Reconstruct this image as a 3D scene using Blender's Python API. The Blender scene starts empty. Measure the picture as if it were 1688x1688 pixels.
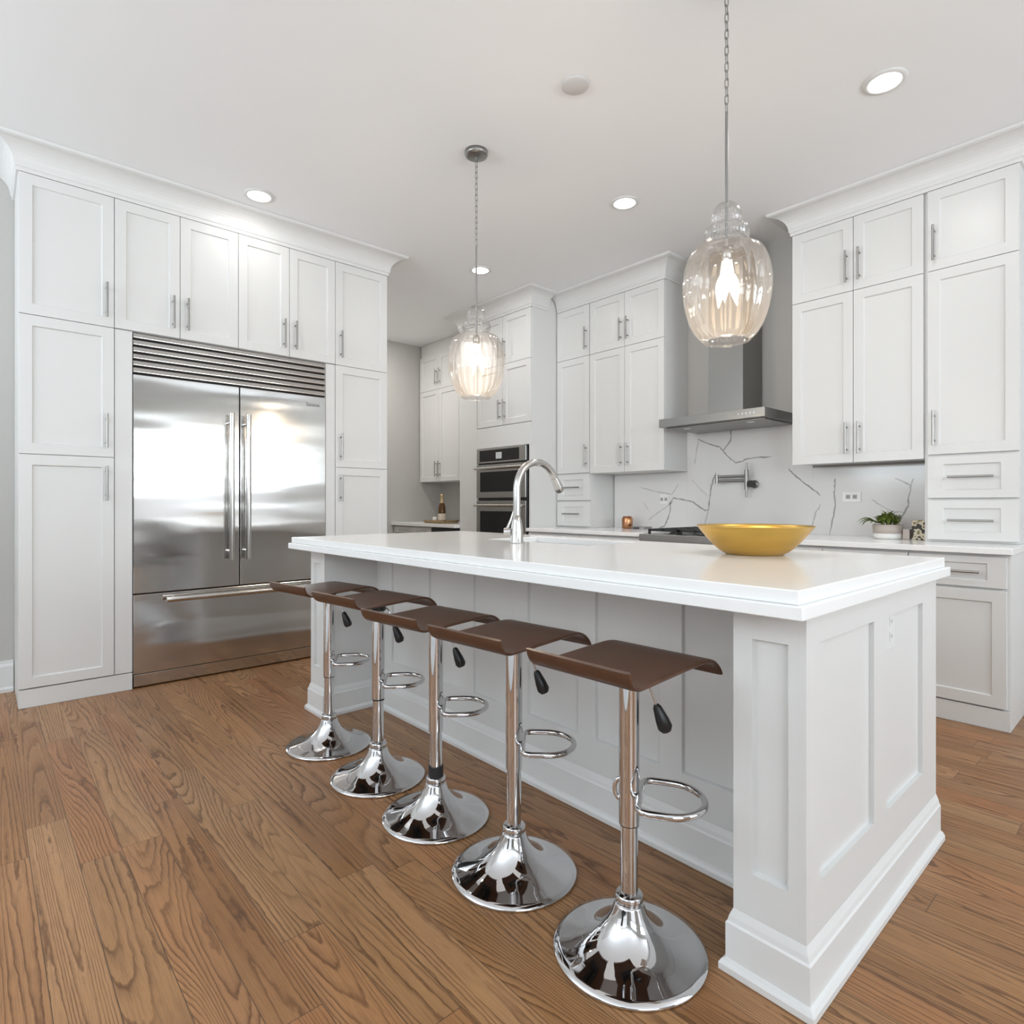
import bpy, bmesh, math, random
from mathutils import Vector, Matrix

random.seed(7)
sc = bpy.context.scene
COL = sc.collection
PI = math.pi

# ------------------------------------------------------------------ camera
cam_d = bpy.data.cameras.new('camera')
cam = bpy.data.objects.new('camera', cam_d)
COL.objects.link(cam)
cam.location = (0, 0, 1.1043)
cam.rotation_euler = (PI / 2, 0, 0.8411)
cam_d.sensor_width = 36.0
cam_d.lens = 984.63 / 1688 * 36.0
cam_d.shift_x = (844 - 844.9) / 1688
cam_d.shift_y = (830.86 - 844) / 1688
cam_d.clip_start = 0.02
sc.camera = cam

# ------------------------------------------------------------------ world, fill lights, exposure
world = bpy.data.worlds.new('world')
sc.world = world
world.use_nodes = True
wn = world.node_tree.nodes
wn['Background'].inputs['Color'].default_value = (0.93, 0.96, 1.0, 1)
wn['Background'].inputs['Strength'].default_value = 1.3
sc.view_settings.view_transform = 'Standard'
sc.view_settings.look = 'None'
sc.view_settings.gamma = 1.0
sc.view_settings.use_curve_mapping = False
sc.view_settings.exposure = 0.08

# the room's windows lie behind and beside the camera; sky light comes through these openings
WIN_RIGHT = [(-2.3, 0.1), (1.75, 4.3)]          # openings in wall_right: y ranges
WIN_FRONT = [(-4.0, -1.9), (-0.7, 1.2)]   # openings in wall_front: x ranges
WIN_Z = (1.05, 2.45)
WIN_Z_RIGHT = (0.20, 2.40)     # the right-hand openings reach almost to the floor
ROOM_R, ROOM_F = 3.2, -4.0


def fill_light(name, loc, rot, w, h, watts):
    l = bpy.data.lights.new(name, 'AREA')
    l.shape = 'RECTANGLE'
    l.size, l.size_y, l.energy = w, h, watts
    l.color = (0.84, 0.935, 1.0)
    o = bpy.data.objects.new(name, l)
    o.location, o.rotation_euler = loc, rot
    COL.objects.link(o)
    return o


# fill lights added just inside the openings, tilted up to brighten the ceiling
RISE_R, RISE_F = math.radians(12), math.radians(73)
WH = WIN_Z[1] - WIN_Z[0]
for a, b in WIN_RIGHT:
    # two light strips per window, split to band the refrigerator's reflection
    fill_light('window_fill', (ROOM_R - 0.10, (a + b) / 2, 2.24), (0, PI / 2 + RISE_R, 0), 0.26, b - a, 21)
    fill_light('window_fill', (ROOM_R - 0.22, (a + b) / 2, 1.68), (0, PI / 2 + RISE_R, 0), 0.62, b - a, 50)
for a, b in WIN_FRONT:
    fill_light('window_fill', ((a + b) / 2, ROOM_F + 0.55, sum(WIN_Z) / 2), (PI / 2 + RISE_F, 0, 0), b - a, WH * 0.85, 160 if b < -1.5 else 62)

# ------------------------------------------------------------------ materials
def nt(name):
    m = bpy.data.materials.new(name)
    m.use_nodes = True
    t = m.node_tree
    return m, t, t.nodes['Principled BSDF']


def mat(name, col, rough=0.5, metal=0.0, **kw):
    m, t, p = nt(name)
    p.inputs['Base Color'].default_value = (*col, 1)
    p.inputs['Roughness'].default_value = rough
    p.inputs['Metallic'].default_value = metal
    for k, v in kw.items():
        p.inputs[k.replace('_', ' ')].default_value = v
    return m


def add_noise_var(m, scale=(1, 1, 1), amt=0.03, bump=0.0, nscale=6.0):
    """slight procedural tone variation and bump"""
    t = m.node_tree
    p = t.nodes['Principled BSDF']
    tc = t.nodes.new('ShaderNodeTexCoord')
    mp = t.nodes.new('ShaderNodeMapping')
    mp.inputs['Scale'].default_value = scale
    n = t.nodes.new('ShaderNodeTexNoise')
    n.inputs['Scale'].default_value = nscale
    n.inputs['Detail'].default_value = 3
    t.links.new(tc.outputs['Object'], mp.inputs['Vector'])
    t.links.new(mp.outputs['Vector'], n.inputs['Vector'])
    c = p.inputs['Base Color'].default_value[:3]
    mx = t.nodes.new('ShaderNodeMix')
    mx.data_type = 'RGBA'
    mx.inputs['A'].default_value = (*[v * (1 - amt) for v in c], 1)
    mx.inputs['B'].default_value = (*[min(1, v * (1 + amt)) for v in c], 1)
    t.links.new(n.outputs['Fac'], mx.inputs['Factor'])
    t.links.new(mx.outputs['Result'], p.inputs['Base Color'])
    if bump:
        b = t.nodes.new('ShaderNodeBump')
        b.inputs['Strength'].default_value = bump
        b.inputs['Distance'].default_value = 0.01
        t.links.new(n.outputs['Fac'], b.inputs['Height'])
        t.links.new(b.outputs['Normal'], p.inputs['Normal'])
    return m


M = {}
M['paint'] = add_noise_var(mat('white_cabinet_paint', (0.70, 0.70, 0.69), 0.34), amt=0.008, nscale=3)
M['trim'] = add_noise_var(mat('white_trim_paint', (0.72, 0.72, 0.712), 0.4), amt=0.008, nscale=3)
M['wall'] = add_noise_var(mat('greige_wall_paint', (0.50, 0.488, 0.465), 0.7), amt=0.015, nscale=4)
M['ceiling'] = add_noise_var(mat('ceiling_paint', (0.885, 0.895, 0.91), 0.8), amt=0.01, nscale=2)
M['chrome'] = mat('polished_chrome', (0.68, 0.68, 0.69), 0.035, 1.0)
M['nickel'] = mat('brushed_nickel', (0.33, 0.325, 0.315), 0.34, 1.0)
M['faucet'] = mat('satin_nickel', (0.55, 0.54, 0.525), 0.24, 1.0)
M['black'] = mat('black_plastic', (0.012, 0.012, 0.013), 0.35)
M['rubber'] = mat('black_rubber', (0.015, 0.015, 0.016), 0.6)
M['iron'] = add_noise_var(mat('black_cast_iron', (0.02, 0.02, 0.02), 0.5), amt=0.2, nscale=60)
M['glassblack'] = mat('black_oven_glass', (0.01, 0.01, 0.011), 0.06)
M['display'] = mat('pale_display', (0.55, 0.57, 0.58), 0.3)
M['plate'] = mat('white_plastic', (0.86, 0.86, 0.85), 0.3)
M['paintplate'] = mat('soft_white_plastic', (0.73, 0.73, 0.725), 0.3)
M['slot'] = mat('grey_socket_slots', (0.42, 0.41, 0.40), 0.5)
M['sink'] = mat('sink_steel', (0.35, 0.35, 0.35), 0.3, 1.0)
M['gold'] = add_noise_var(mat('brushed_gold', (0.62, 0.40, 0.105), 0.34, 1.0), scale=(1, 1, 6), amt=0.12, nscale=9)
M['copper'] = add_noise_var(mat('copper', (0.50, 0.25, 0.13), 0.25, 1.0), scale=(30, 30, 1), amt=0.25, nscale=1)
M['greymetal'] = mat('dull_grey_metal', (0.35, 0.35, 0.36), 0.4, 0.8)
M['potwhite'] = mat('white_ceramic', (0.82, 0.81, 0.78), 0.35)
M['potgrey'] = add_noise_var(mat('beige_ceramic', (0.46, 0.40, 0.36), 0.5), amt=0.06, nscale=30)
M['leaf'] = add_noise_var(mat('leaf_green', (0.15, 0.20, 0.04), 0.5), amt=0.55, nscale=35)
M['soil'] = mat('dark_soil', (0.03, 0.022, 0.015), 0.9)
M['traywood'] = add_noise_var(mat('tray_wood', (0.33, 0.23, 0.12), 0.5), scale=(2, 25, 25), amt=0.25, nscale=3)
M['bottle'] = mat('amber_bottle_glass', (0.10, 0.045, 0.012), 0.08)
M['foil'] = mat('gold_foil', (0.62, 0.47, 0.27), 0.35, 0.7)
M['label'] = mat('cream_paper', (0.75, 0.66, 0.55), 0.7)
M['emblem'] = mat('dark_emblem', (0.05, 0.045, 0.045), 0.4, 0.3)
M['candle'] = mat('ivory_ceramic', (0.8, 0.77, 0.72), 0.4)


def quartz(name, col):
    m = add_noise_var(mat(name, col, 0.13), amt=0.012, nscale=5)
    p = m.node_tree.nodes['Principled BSDF']
    p.inputs['Specular IOR Level'].default_value = 0.40
    return m


M['quartz'] = quartz('white_quartz', (0.88, 0.88, 0.875))
M['marble'] = quartz('white_marble', (0.77, 0.76, 0.75))
M['vein'] = add_noise_var(mat('grey_vein', (0.36, 0.35, 0.35), 0.15), amt=0.5, nscale=25)
M['veinpale'] = add_noise_var(mat('pale_grey_vein', (0.52, 0.515, 0.515), 0.15), amt=0.2, nscale=25)


def steel(name, col, rough, aniso=0.75, wave=0.0, wscale=(1, 1, 1)):
    """brushed stainless; the reflection is spread sideways along the mesh's u direction"""
    m, t, p = nt(name)
    p.inputs['Metallic'].default_value = 1.0
    p.inputs['Base Color'].default_value = (*col, 1)
    p.inputs['Roughness'].default_value = rough
    p.inputs['Anisotropic'].default_value = aniso
    tg = t.nodes.new('ShaderNodeTangent')
    tg.direction_type = 'UV_MAP'
    tg.uv_map = 'brush'
    t.links.new(tg.outputs['Tangent'], p.inputs['Tangent'])
    if wave:
        tc = t.nodes.new('ShaderNodeTexCoord')
        mp = t.nodes.new('ShaderNodeMapping')
        mp.inputs['Scale'].default_value = wscale
        n = t.nodes.new('ShaderNodeTexNoise')
        n.inputs['Scale'].default_value = 1.0
        n.inputs['Detail'].default_value = 1.0
        t.links.new(tc.outputs['Object'], mp.inputs['Vector'])
        t.links.new(mp.outputs['Vector'], n.inputs['Vector'])
        b = t.nodes.new('ShaderNodeBump')
        b.inputs['Strength'].default_value = 1.0
        b.inputs['Distance'].default_value = wave
        t.links.new(n.outputs['Fac'], b.inputs['Height'])
        t.links.new(b.outputs['Normal'], p.inputs['Normal'])
    return m


M['steel'] = steel('fridge_stainless', (0.61, 0.60, 0.585), 0.12, 0.8, 0.006, (0.5, 0.7, 4.6))
M['steelbar'] = mat('handle_stainless', (0.62, 0.61, 0.59), 0.15, 1.0)
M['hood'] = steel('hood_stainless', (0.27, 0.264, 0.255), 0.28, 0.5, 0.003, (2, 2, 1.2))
M['oven'] = steel('oven_stainless', (0.48, 0.47, 0.46), 0.25, 0.5)
M['filter'] = mat('hood_filter', (0.33, 0.325, 0.315), 0.4, 1.0)


def emit(name, col, strength):
    m = bpy.data.materials.new(name)
    m.use_nodes = True
    t = m.node_tree
    t.nodes.clear()
    e = t.nodes.new('ShaderNodeEmission')
    e.inputs['Color'].default_value = (*col, 1)
    e.inputs['Strength'].default_value = strength
    o = t.nodes.new('ShaderNodeOutputMaterial')
    t.links.new(e.outputs[0], o.inputs[0])
    return m


M['lens'] = emit('downlight_lens', (1.0, 0.985, 0.96), 9.0)
M['bulb'] = emit('warm_bulb', (1.0, 0.80, 0.58), 12.0)


def thin_glass():
    m = bpy.data.materials.new('clear_fluted_glass')
    m.use_nodes = True
    t = m.node_tree
    t.nodes.clear()
    lw = t.nodes.new('ShaderNodeLayerWeight')
    lw.inputs['Blend'].default_value = 0.30
    tr = t.nodes.new('ShaderNodeBsdfTransparent')
    tr.inputs['Color'].default_value = (1, 1, 1, 1)
    gl = t.nodes.new('ShaderNodeBsdfGlossy')
    gl.inputs['Roughness'].default_value = 0.03
    df = t.nodes.new('ShaderNodeBsdfTranslucent')
    df.inputs['Color'].default_value = (1, 0.97, 0.93, 1)
    m0 = t.nodes.new('ShaderNodeMixShader')
    m0.inputs['Fac'].default_value = 0.02
    t.links.new(tr.outputs[0], m0.inputs[1])
    t.links.new(df.outputs[0], m0.inputs[2])
    m1 = t.nodes.new('ShaderNodeMixShader')
    sc_ = t.nodes.new('ShaderNodeMath')
    sc_.operation = 'MULTIPLY'
    sc_.inputs[1].default_value = 0.5
    t.links.new(lw.outputs['Fresnel'], sc_.inputs[0])
    t.links.new(sc_.outputs[0], m1.inputs['Fac'])
    t.links.new(m0.outputs[0], m1.inputs[1])
    t.links.new(gl.outputs[0], m1.inputs[2])
    o = t.nodes.new('ShaderNodeOutputMaterial')
    t.links.new(m1.outputs[0], o.inputs[0])
    return m


M['glass'] = thin_glass()


def leather():
    m = add_noise_var(mat('brown_leather', (0.088, 0.040, 0.022), 0.30), amt=0.25, bump=0.0, nscale=14)
    t = m.node_tree
    p = t.nodes['Principled BSDF']
    tc = t.nodes.new('ShaderNodeTexCoord')
    v = t.nodes.new('ShaderNodeTexVoronoi')
    v.inputs['Scale'].default_value = 260
    b = t.nodes.new('ShaderNodeBump')
    b.inputs['Strength'].default_value = 0.12
    b.inputs['Distance'].default_value = 0.002
    t.links.new(tc.outputs['Object'], v.inputs['Vector'])
    t.links.new(v.outputs['Distance'], b.inputs['Height'])
    t.links.new(b.outputs['Normal'], p.inputs['Normal'])
    return m


M['leather'] = leather()


def patterned():
    m, t, p = nt('beige_black_pattern')
    p.inputs['Roughness'].default_value = 0.5
    tc = t.nodes.new('ShaderNodeTexCoord')
    n = t.nodes.new('ShaderNodeTexNoise')
    n.inputs['Scale'].default_value = 34
    n.inputs['Detail'].default_value = 1
    r = t.nodes.new('ShaderNodeValToRGB')
    r.color_ramp.interpolation = 'CONSTANT'
    r.color_ramp.elements[0].color = (0.03, 0.022, 0.015, 1)
    r.color_ramp.elements[1].position = 0.46
    r.color_ramp.elements[1].color = (0.55, 0.50, 0.38, 1)
    e = r.color_ramp.elements.new(0.62)
    e.color = (0.20, 0.15, 0.08, 1)
    t.links.new(tc.outputs['Object'], n.inputs['Vector'])
    t.links.new(n.outputs['Fac'], r.inputs['Fac'])
    t.links.new(r.outputs['Color'], p.inputs['Base Color'])
    return m


M['pattern'] = patterned()


def wood_floor():
    m, t, p = nt('oak_plank_floor')
    N, L = t.nodes, t.links

    def math_(op, a, b=None, c=None):
        n = N.new('ShaderNodeMath')
        n.operation = op
        for i, v in enumerate((a, b, c)):
            if v is None:
                continue
            if isinstance(v, (int, float)):
                n.inputs[i].default_value = v
            else:
                L.new(v, n.inputs[i])
        return n.outputs[0]

    def comb(x, y, z):
        n = N.new('ShaderNodeCombineXYZ')
        for i, v in enumerate((x, y, z)):
            if isinstance(v, (int, float)):
                n.inputs[i].default_value = v
            else:
                L.new(v, n.inputs[i])
        return n.outputs[0]

    def wnoise(v):
        n = N.new('ShaderNodeTexWhiteNoise')
        n.noise_dimensions = '3D'
        L.new(v, n.inputs['Vector'])
        return n

    def noise(v, scale, detail, rough=0.5, dist=0.0):
        n = N.new('ShaderNodeTexNoise')
        n.inputs['Scale'].default_value = scale
        n.inputs['Detail'].default_value = detail
        n.inputs['Roughness'].default_value = rough
        n.inputs['Distortion'].default_value = dist
        L.new(v, n.inputs['Vector'])
        return n.outputs['Fac']

    def ramp(f, stops):
        r = N.new('ShaderNodeValToRGB')
        els = r.color_ramp.elements
        els[0].position, els[0].color = stops[0][0], (*stops[0][1], 1)
        els[1].position, els[1].color = stops[-1][0], (*stops[-1][1], 1)
        for pos, c in stops[1:-1]:
            e = els.new(pos)
            e.color = (*c, 1)
        L.new(f, r.inputs['Fac'])
        return r.outputs['Color']

    def mix(f, a, b, mode='MIX'):
        n = N.new('ShaderNodeMix')
        n.data_type = 'RGBA'
        n.blend_type = mode
        for k, v in (('Factor', f), ('A', a), ('B', b)):
            if isinstance(v, (int, float)):
                n.inputs[k].default_value = v
            elif isinstance(v, tuple):
                n.inputs[k].default_value = (*v, 1)
            else:
                L.new(v, n.inputs[k])
        return n.outputs['Result']

    tc = N.new('ShaderNodeTexCoord')
    sp = N.new('ShaderNodeSeparateXYZ')
    L.new(tc.outputs['Object'], sp.inputs[0])
    x, y = sp.outputs['X'], sp.outputs['Y']
    W, LEN = 0.112, 1.25
    v = math_('DIVIDE', math_('SUBTRACT', y, 0.007), W)
    row = math_('FLOOR', v)
    fy = math_('FRACT', v)
    ro = wnoise(comb(row, 3.7, 1.1)).outputs['Value']
    u = math_('DIVIDE', math_('ADD', x, math_('MULTIPLY', ro, 9.0)), LEN)
    colid = math_('FLOOR', u)
    fx = math_('FRACT', u)
    wn1 = wnoise(comb(row, colid, 0.5))
    rid = wn1.outputs['Value']
    rid2 = wnoise(comb(row, colid, 7.5)).outputs['Value']
    # cathedral figure: contour lines of a stretched noise
    straight = math_('GREATER_THAN', rid2, 0.45)
    kx = math_('SUBTRACT', 0.62, math_('MULTIPLY', straight, 0.42))
    gx = math_('ADD', math_('MULTIPLY', x, kx), math_('MULTIPLY', rid, 57.0))
    gy = math_('ADD', math_('MULTIPLY', y, math_('ADD', 6.0, math_('MULTIPLY', straight, 3.0))), math_('MULTIPLY', rid2, 31.0))
    base = noise(comb(gx, gy, math_('MULTIPLY', rid, 13.0)), 1.0, 1.0, 0.35, 0.35)
    wob = noise(comb(math_('MULTIPLY', x, 16.0), math_('MULTIPLY', y, 70.0), rid), 1.0, 3.0)
    ph = math_('ADD', math_('MULTIPLY', base, 30.0), math_('MULTIPLY', wob, 0.7))
    fr = math_('FRACT', ph)
    ring = ramp(fr, [(0.0, (1, 1, 1)), (0.40, (0.95, 0.95, 0.95)), (0.68, (0.62, 0.62, 0.62)), (0.85, (0.0, 0.0, 0.0)), (0.93, (0.25, 0.25, 0.25)), (1.0, (1, 1, 1))])
    fade = noise(comb(math_('MULTIPLY', x, 1.7), math_('MULTIPLY', y, 6.0), math_('MULTIPLY', rid, 5.0)), 1.0, 2.0)
    fade = ramp(fade, [(0.30, (0.70, 0.70, 0.70)), (0.52, (0.0, 0.0, 0.0))])
    ring = mix(fade, ring, (1.0, 1.0, 1.0))
    pores = noise(comb(math_('MULTIPLY', x, 10.0), math_('MULTIPLY', y, 380.0), rid), 1.0, 2.0, 0.6)
    pores = ramp(pores, [(0.36, (0.60, 0.58, 0.56)), (0.56, (1, 1, 1))])
    blotch = noise(comb(math_('MULTIPLY', x, 1.1), math_('MULTIPLY', y, 4.0), math_('MULTIPLY', rid, 9.0)), 1.0, 3.0)
    tone = ramp(rid, [(0.0, (0.320, 0.152, 0.058)), (0.3, (0.370, 0.190, 0.078)), (0.55, (0.385, 0.210, 0.095)), (0.8, (0.385, 0.172, 0.066)), (1.0, (0.400, 0.225, 0.106))])
    dark = mix(1.0, tone, (0.41, 0.35, 0.30), 'MULTIPLY')
    c = mix(ring, dark, tone)
    c = mix(0.55, c, mix(1.0, c, pores, 'MULTIPLY'))
    c = mix(1.0, c, ramp(blotch, [(0.3, (0.80, 0.77, 0.74)), (0.7, (1.08, 1.08, 1.08))]), 'MULTIPLY')
    # seams
    ey = math_('MULTIPLY', math_('MINIMUM', fy, math_('SUBTRACT', 1.0, fy)), W)
    ex = math_('MULTIPLY', math_('MINIMUM', fx, math_('SUBTRACT', 1.0, fx)), LEN)
    e = math_('MINIMUM', ey, ex)
    seam = math_('GREATER_THAN', e, 0.0009)
    c = mix(seam, (0.075, 0.042, 0.022), c)
    L.new(c, p.inputs['Base Color'])
    rr = ramp(fr, [(0.0, (0.30, 0.30, 0.30)), (0.86, (0.40, 0.40, 0.40)), (1.0, (0.30, 0.30, 0.30))])
    L.new(rr, p.inputs['Roughness'])
    p.inputs['Specular IOR Level'].default_value = 0.45
    b = N.new('ShaderNodeBump')
    b.inputs['Strength'].default_value = 0.12
    b.inputs['Distance'].default_value = 0.002
    L.new(ring, b.inputs['Height'])
    L.new(b.outputs['Normal'], p.inputs['Normal'])
    return m


M['floor'] = wood_floor()

# ------------------------------------------------------------------ mesh helpers
def box(bm, x0, x1, y0, y1, z0, z1, mi=0):
    vs = [bm.verts.new((x, y, z)) for z in (z0, z1) for y in (y0, y1) for x in (x0, x1)]
    for f in ((0, 2, 3, 1), (4, 5, 7, 6), (0, 1, 5, 4), (2, 6, 7, 3), (0, 4, 6, 2), (1, 3, 7, 5)):
        fc = bm.faces.new([vs[i] for i in f])
        fc.material_index = mi


def frame_of(d):
    d = Vector(d).normalized()
    a = Vector((0, 0, 1)) if abs(d.z) < 0.9 else Vector((1, 0, 0))
    u = d.cross(a).normalized()
    return u, d.cross(u).normalized()


def tube(bm, pts, r, seg=12, cap=True, closed=False, mi=0):
    """sweep a circle along a polyline; r may be a list"""
    pts = [Vector(p) for p in pts]
    n = len(pts)
    rs = r if isinstance(r, (list, tuple)) else [r] * n
    rings = []
    up = None
    for i in range(n):
        if closed:
            d = (pts[(i + 1) % n] - pts[i - 1])
        elif i == 0:
            d = pts[1] - pts[0]
        elif i == n - 1:
            d = pts[-1] - pts[-2]
        else:
            d = (pts[i + 1] - pts[i]).normalized() + (pts[i] - pts[i - 1]).normalized()
        d = d.normalized()
        if up is None:
            u, w = frame_of(d)
        else:
            u = (up - d * up.dot(d)).normalized()
            w = d.cross(u).normalized()
        up = u
        rings.append([bm.verts.new(pts[i] + (u * math.cos(2 * PI * k / seg) + w * math.sin(2 * PI * k / seg)) * rs[i]) for k in range(seg)])
    rng = range(n) if closed else range(n - 1)
    for i in rng:
        a, b = rings[i], rings[(i + 1) % n]
        for k in range(seg):
            f = bm.faces.new((a[k], a[(k + 1) % seg], b[(k + 1) % seg], b[k]))
            f.smooth = True
            f.material_index = mi
    if cap and not closed:
        for rg in (rings[0], rings[-1]):
            f = bm.faces.new(rg)
            f.material_index = mi
            f.smooth = False
            for e in f.edges:
                e.smooth = False


def cyl(bm, p0, p1, r, seg=20, mi=0):
    tube(bm, [p0, p1], r, seg, True, False, mi)


def lathe(bm, prof, c=(0, 0), seg=48, rib=0, amp=0.0, mi=0, close=False, sx=1.0, sy=1.0):
    """prof: list of (radius, z)"""
    rings = []
    for (r, z) in prof:
        if r < 1e-6:
            rings.append([bm.verts.new((c[0], c[1], z))])
            continue
        ring = []
        for k in range(seg):
            a = 2 * PI * k / seg
            rr = r
            if rib:
                rr = r * (1 + amp * abs(math.sin(rib * a / 2)) - amp / 2)
            ring.append(bm.verts.new((c[0] + sx * rr * math.cos(a), c[1] + sy * rr * math.sin(a), z)))
        rings.append(ring)
    m = len(rings)
    for i in range(m if close else m - 1):
        a, b = rings[i], rings[(i + 1) % m]
        if len(a) == 1 and len(b) == 1:
            continue
        for k in range(seg):
            k2 = (k + 1) % seg
            if len(a) == 1:
                f = bm.faces.new((a[0], b[k], b[k2]))
            elif len(b) == 1:
                f = bm.faces.new((a[k], a[k2], b[0]))
            else:
                f = bm.faces.new((a[k], a[k2], b[k2], b[k]))
            f.smooth = True
            f.material_index = mi


def sweep_profile(bm, path, prof, side, mi=0):
    """path: XY polyline, prof: (offset, z) list, side: +1 = offset to the left of travel, -1 to the right"""
    P = [Vector((p[0], p[1])) for p in path]
    n = len(P)
    offs = []
    for i in range(n):
        ds = []
        if i > 0:
            ds.append((P[i] - P[i - 1]).normalized())
        if i < n - 1:
            ds.append((P[i + 1] - P[i]).normalized())
        ns = [Vector((-d.y, d.x)) * side for d in ds]
        if len(ns) == 1:
            offs.append(ns[0])
        else:
            b = ns[0] + ns[1]
            offs.append(b / max(1e-6, b.dot(ns[0])))
    rings = [[bm.verts.new((P[i].x + offs[i].x * o, P[i].y + offs[i].y * o, z)) for (o, z) in prof] for i in range(n)]
    for i in range(n - 1):
        for k in range(len(prof) - 1):
            f = bm.faces.new((rings[i][k], rings[i + 1][k], rings[i + 1][k + 1], rings[i][k + 1]))
            f.material_index = mi
    for rg in (rings[0], rings[-1]):
        bm.faces.new(rg)


WLOC = {}


def world_loc(o):
    v = Vector((0, 0, 0))
    while o is not None:
        v += Vector(o.location)
        o = o.parent
    return v


def obj(name, bm, m, parent=None, bevel=0.0, smooth_angle=None, seg=2):
    bmesh.ops.recalc_face_normals(bm, faces=bm.faces[:])
    if parent is not None:
        bmesh.ops.translate(bm, verts=bm.verts[:], vec=-world_loc(parent))
    me = bpy.data.meshes.new(name)
    bm.to_mesh(me)
    bm.free()
    mats = m if isinstance(m, (list, tuple)) else [m]
    if any('stainless' in mm.name for mm in mats):
        uv = me.uv_layers.new(name='brush')
        for lp in me.loops:
            co = me.vertices[lp.vertex_index].co
            uv.data[lp.index].uv = ((co.x + co.y) * 0.5, co.z * 0.5)
    for mm in (m if isinstance(m, (list, tuple)) else [m]):
        me.materials.append(mm)
    o = bpy.data.objects.new(name, me)
    COL.objects.link(o)
    if parent is not None:
        o.parent = parent
    if bevel:
        b = o.modifiers.new('bevel', 'BEVEL')
        b.width = bevel
        b.segments = seg
        b.limit_method = 'ANGLE'
        b.angle_limit = math.radians(35)
        b.harden_normals = False
    return o


def NB():
    return bmesh.new()


def tag(o, label, cat, group=None, kind=None):
    if label:
        o['label'] = label
    if cat:
        o['category'] = cat
    if group:
        o['group'] = group
    if kind:
        o['kind'] = kind
    return o


def thing(name, label, cat, loc=(0, 0, 0), group=None):
    o = bpy.data.objects.new(name, None)
    o.empty_display_size = 0.1
    COL.objects.link(o)
    o.location = loc
    return tag(o, label, cat, group)


def struct(name, bm, m, bevel=0.0):
    o = obj(name, bm, m, None, bevel)
    o['kind'] = 'structure'
    return o


def copy_tree(o, parent=None):
    c = o.copy()
    COL.objects.link(c)
    if parent is not None:
        c.parent = parent
    for ch in list(o.children):
        copy_tree(ch, c)
    return c


# local frame for cabinet fronts: u along the face, n out of the face
class Face:
    def __init__(self, kind, plane):
        self.kind, self.plane = kind, plane

    def p(self, u, n, z):
        if self.kind == 'S':      # faces -Y (toward the camera): u = X
            return Vector((u, self.plane - n, z))
        if self.kind == 'N':      # faces +Y
            return Vector((u, self.plane + n, z))
        return Vector((self.plane + n, u, z))   # 'E' faces +X: u = Y


def fbox(bm, F, u0, u1, n0, n1, z0, z1, mi=0):
    a, b = F.p(u0, n0, z0), F.p(u1, n1, z1)
    box(bm, min(a.x, b.x), max(a.x, b.x), min(a.y, b.y), max(a.y, b.y), min(a.z, b.z), max(a.z, b.z), mi)


def shaker(bm, F, u0, u1, z0, z1, st=0.057, th=0.020, rec=0.009, n_back=-0.020, rail=None, holes=None):
    """a slab with recessed flat panels; front at n=0. holes: list of (u0,u1,z0,z1) recesses"""
    rail = st if rail is None else rail
    if holes is None:
        holes = [(u0 + st, u1 - st, z0 + rail, z1 - rail)]
    us = sorted({u0, u1, *[h[0] for h in holes], *[h[1] for h in holes]})
    zs = sorted({z0, z1, *[h[2] for h in holes], *[h[3] for h in holes]})
    cache = {}

    def V(u, n, z):
        k = (round(u, 5), round(n, 5), round(z, 5))
        if k not in cache:
            cache[k] = bm.verts.new(F.p(u, n, z))
        return cache[k]

    def inside(uc, zc):
        return any(h[0] < uc < h[1] and h[2] < zc < h[3] for h in holes)

    for i in range(len(us) - 1):
        for j in range(len(zs) - 1):
            a, b, c, d = us[i], us[i + 1], zs[j], zs[j + 1]
            if not inside((a + b) / 2, (c + d) / 2):
                bm.faces.new((V(a, 0, c), V(b, 0, c), V(b, 0, d), V(a, 0, d)))
    sl = min(0.004, rec * 0.45)
    for h in holes:
        hu = [u for u in us if h[0] - 1e-6 <= u <= h[1] + 1e-6]
        hz = [z for z in zs if h[2] - 1e-6 <= z <= h[3] + 1e-6]
        q = [V(h[0] + sl, -rec, h[2] + sl), V(h[1] - sl, -rec, h[2] + sl), V(h[1] - sl, -rec, h[3] - sl), V(h[0] + sl, -rec, h[3] - sl)]
        bm.faces.new(q)
        bm.faces.new([V(u, 0, h[2]) for u in hu] + [q[1], q[0]])
        bm.faces.new([V(u, 0, h[3]) for u in hu] + [q[2], q[3]])
        bm.faces.new([V(h[0], 0, z) for z in hz] + [q[3], q[0]])
        bm.faces.new([V(h[1], 0, z) for z in hz] + [q[2], q[1]])
    # sides and back
    B = [V(u0, n_back, z0), V(u1, n_back, z0), V(u1, n_back, z1), V(u0, n_back, z1)]
    bm.faces.new(B)
    bm.faces.new([V(u, 0, z0) for u in us] + [B[1], B[0]])
    bm.faces.new([V(u, 0, z1) for u in us] + [B[2], B[3]])
    bm.faces.new([V(u0, 0, z) for z in zs] + [B[3], B[0]])
    bm.faces.new([V(u1, 0, z) for z in zs] + [B[2], B[1]])


def bar_handle(name, F, u, z, parent, length=0.2, horizontal=False, r=0.0065, off=0.034, m=None):
    bm = NB()
    h = length / 2
    if horizontal:
        tube(bm, [F.p(u - h, off, z), F.p(u + h, off, z)], r, 12)
        for s in (-1, 1):
            tube(bm, [F.p(u + s * (h - 0.035), -0.0005, z), F.p(u + s * (h - 0.035), off, z)], r * 0.8, 10)
    else:
        tube(bm, [F.p(u, off, z - h), F.p(u, off, z + h)], r, 12)
        for s in (-1, 1):
            tube(bm, [F.p(u, -0.0005, z + s * (h - 0.03)), F.p(u, off, z + s * (h - 0.03))], r * 0.8, 10)
    return obj(name, bm, m or M['nickel'], parent)


GAP = 0.0016


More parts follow.
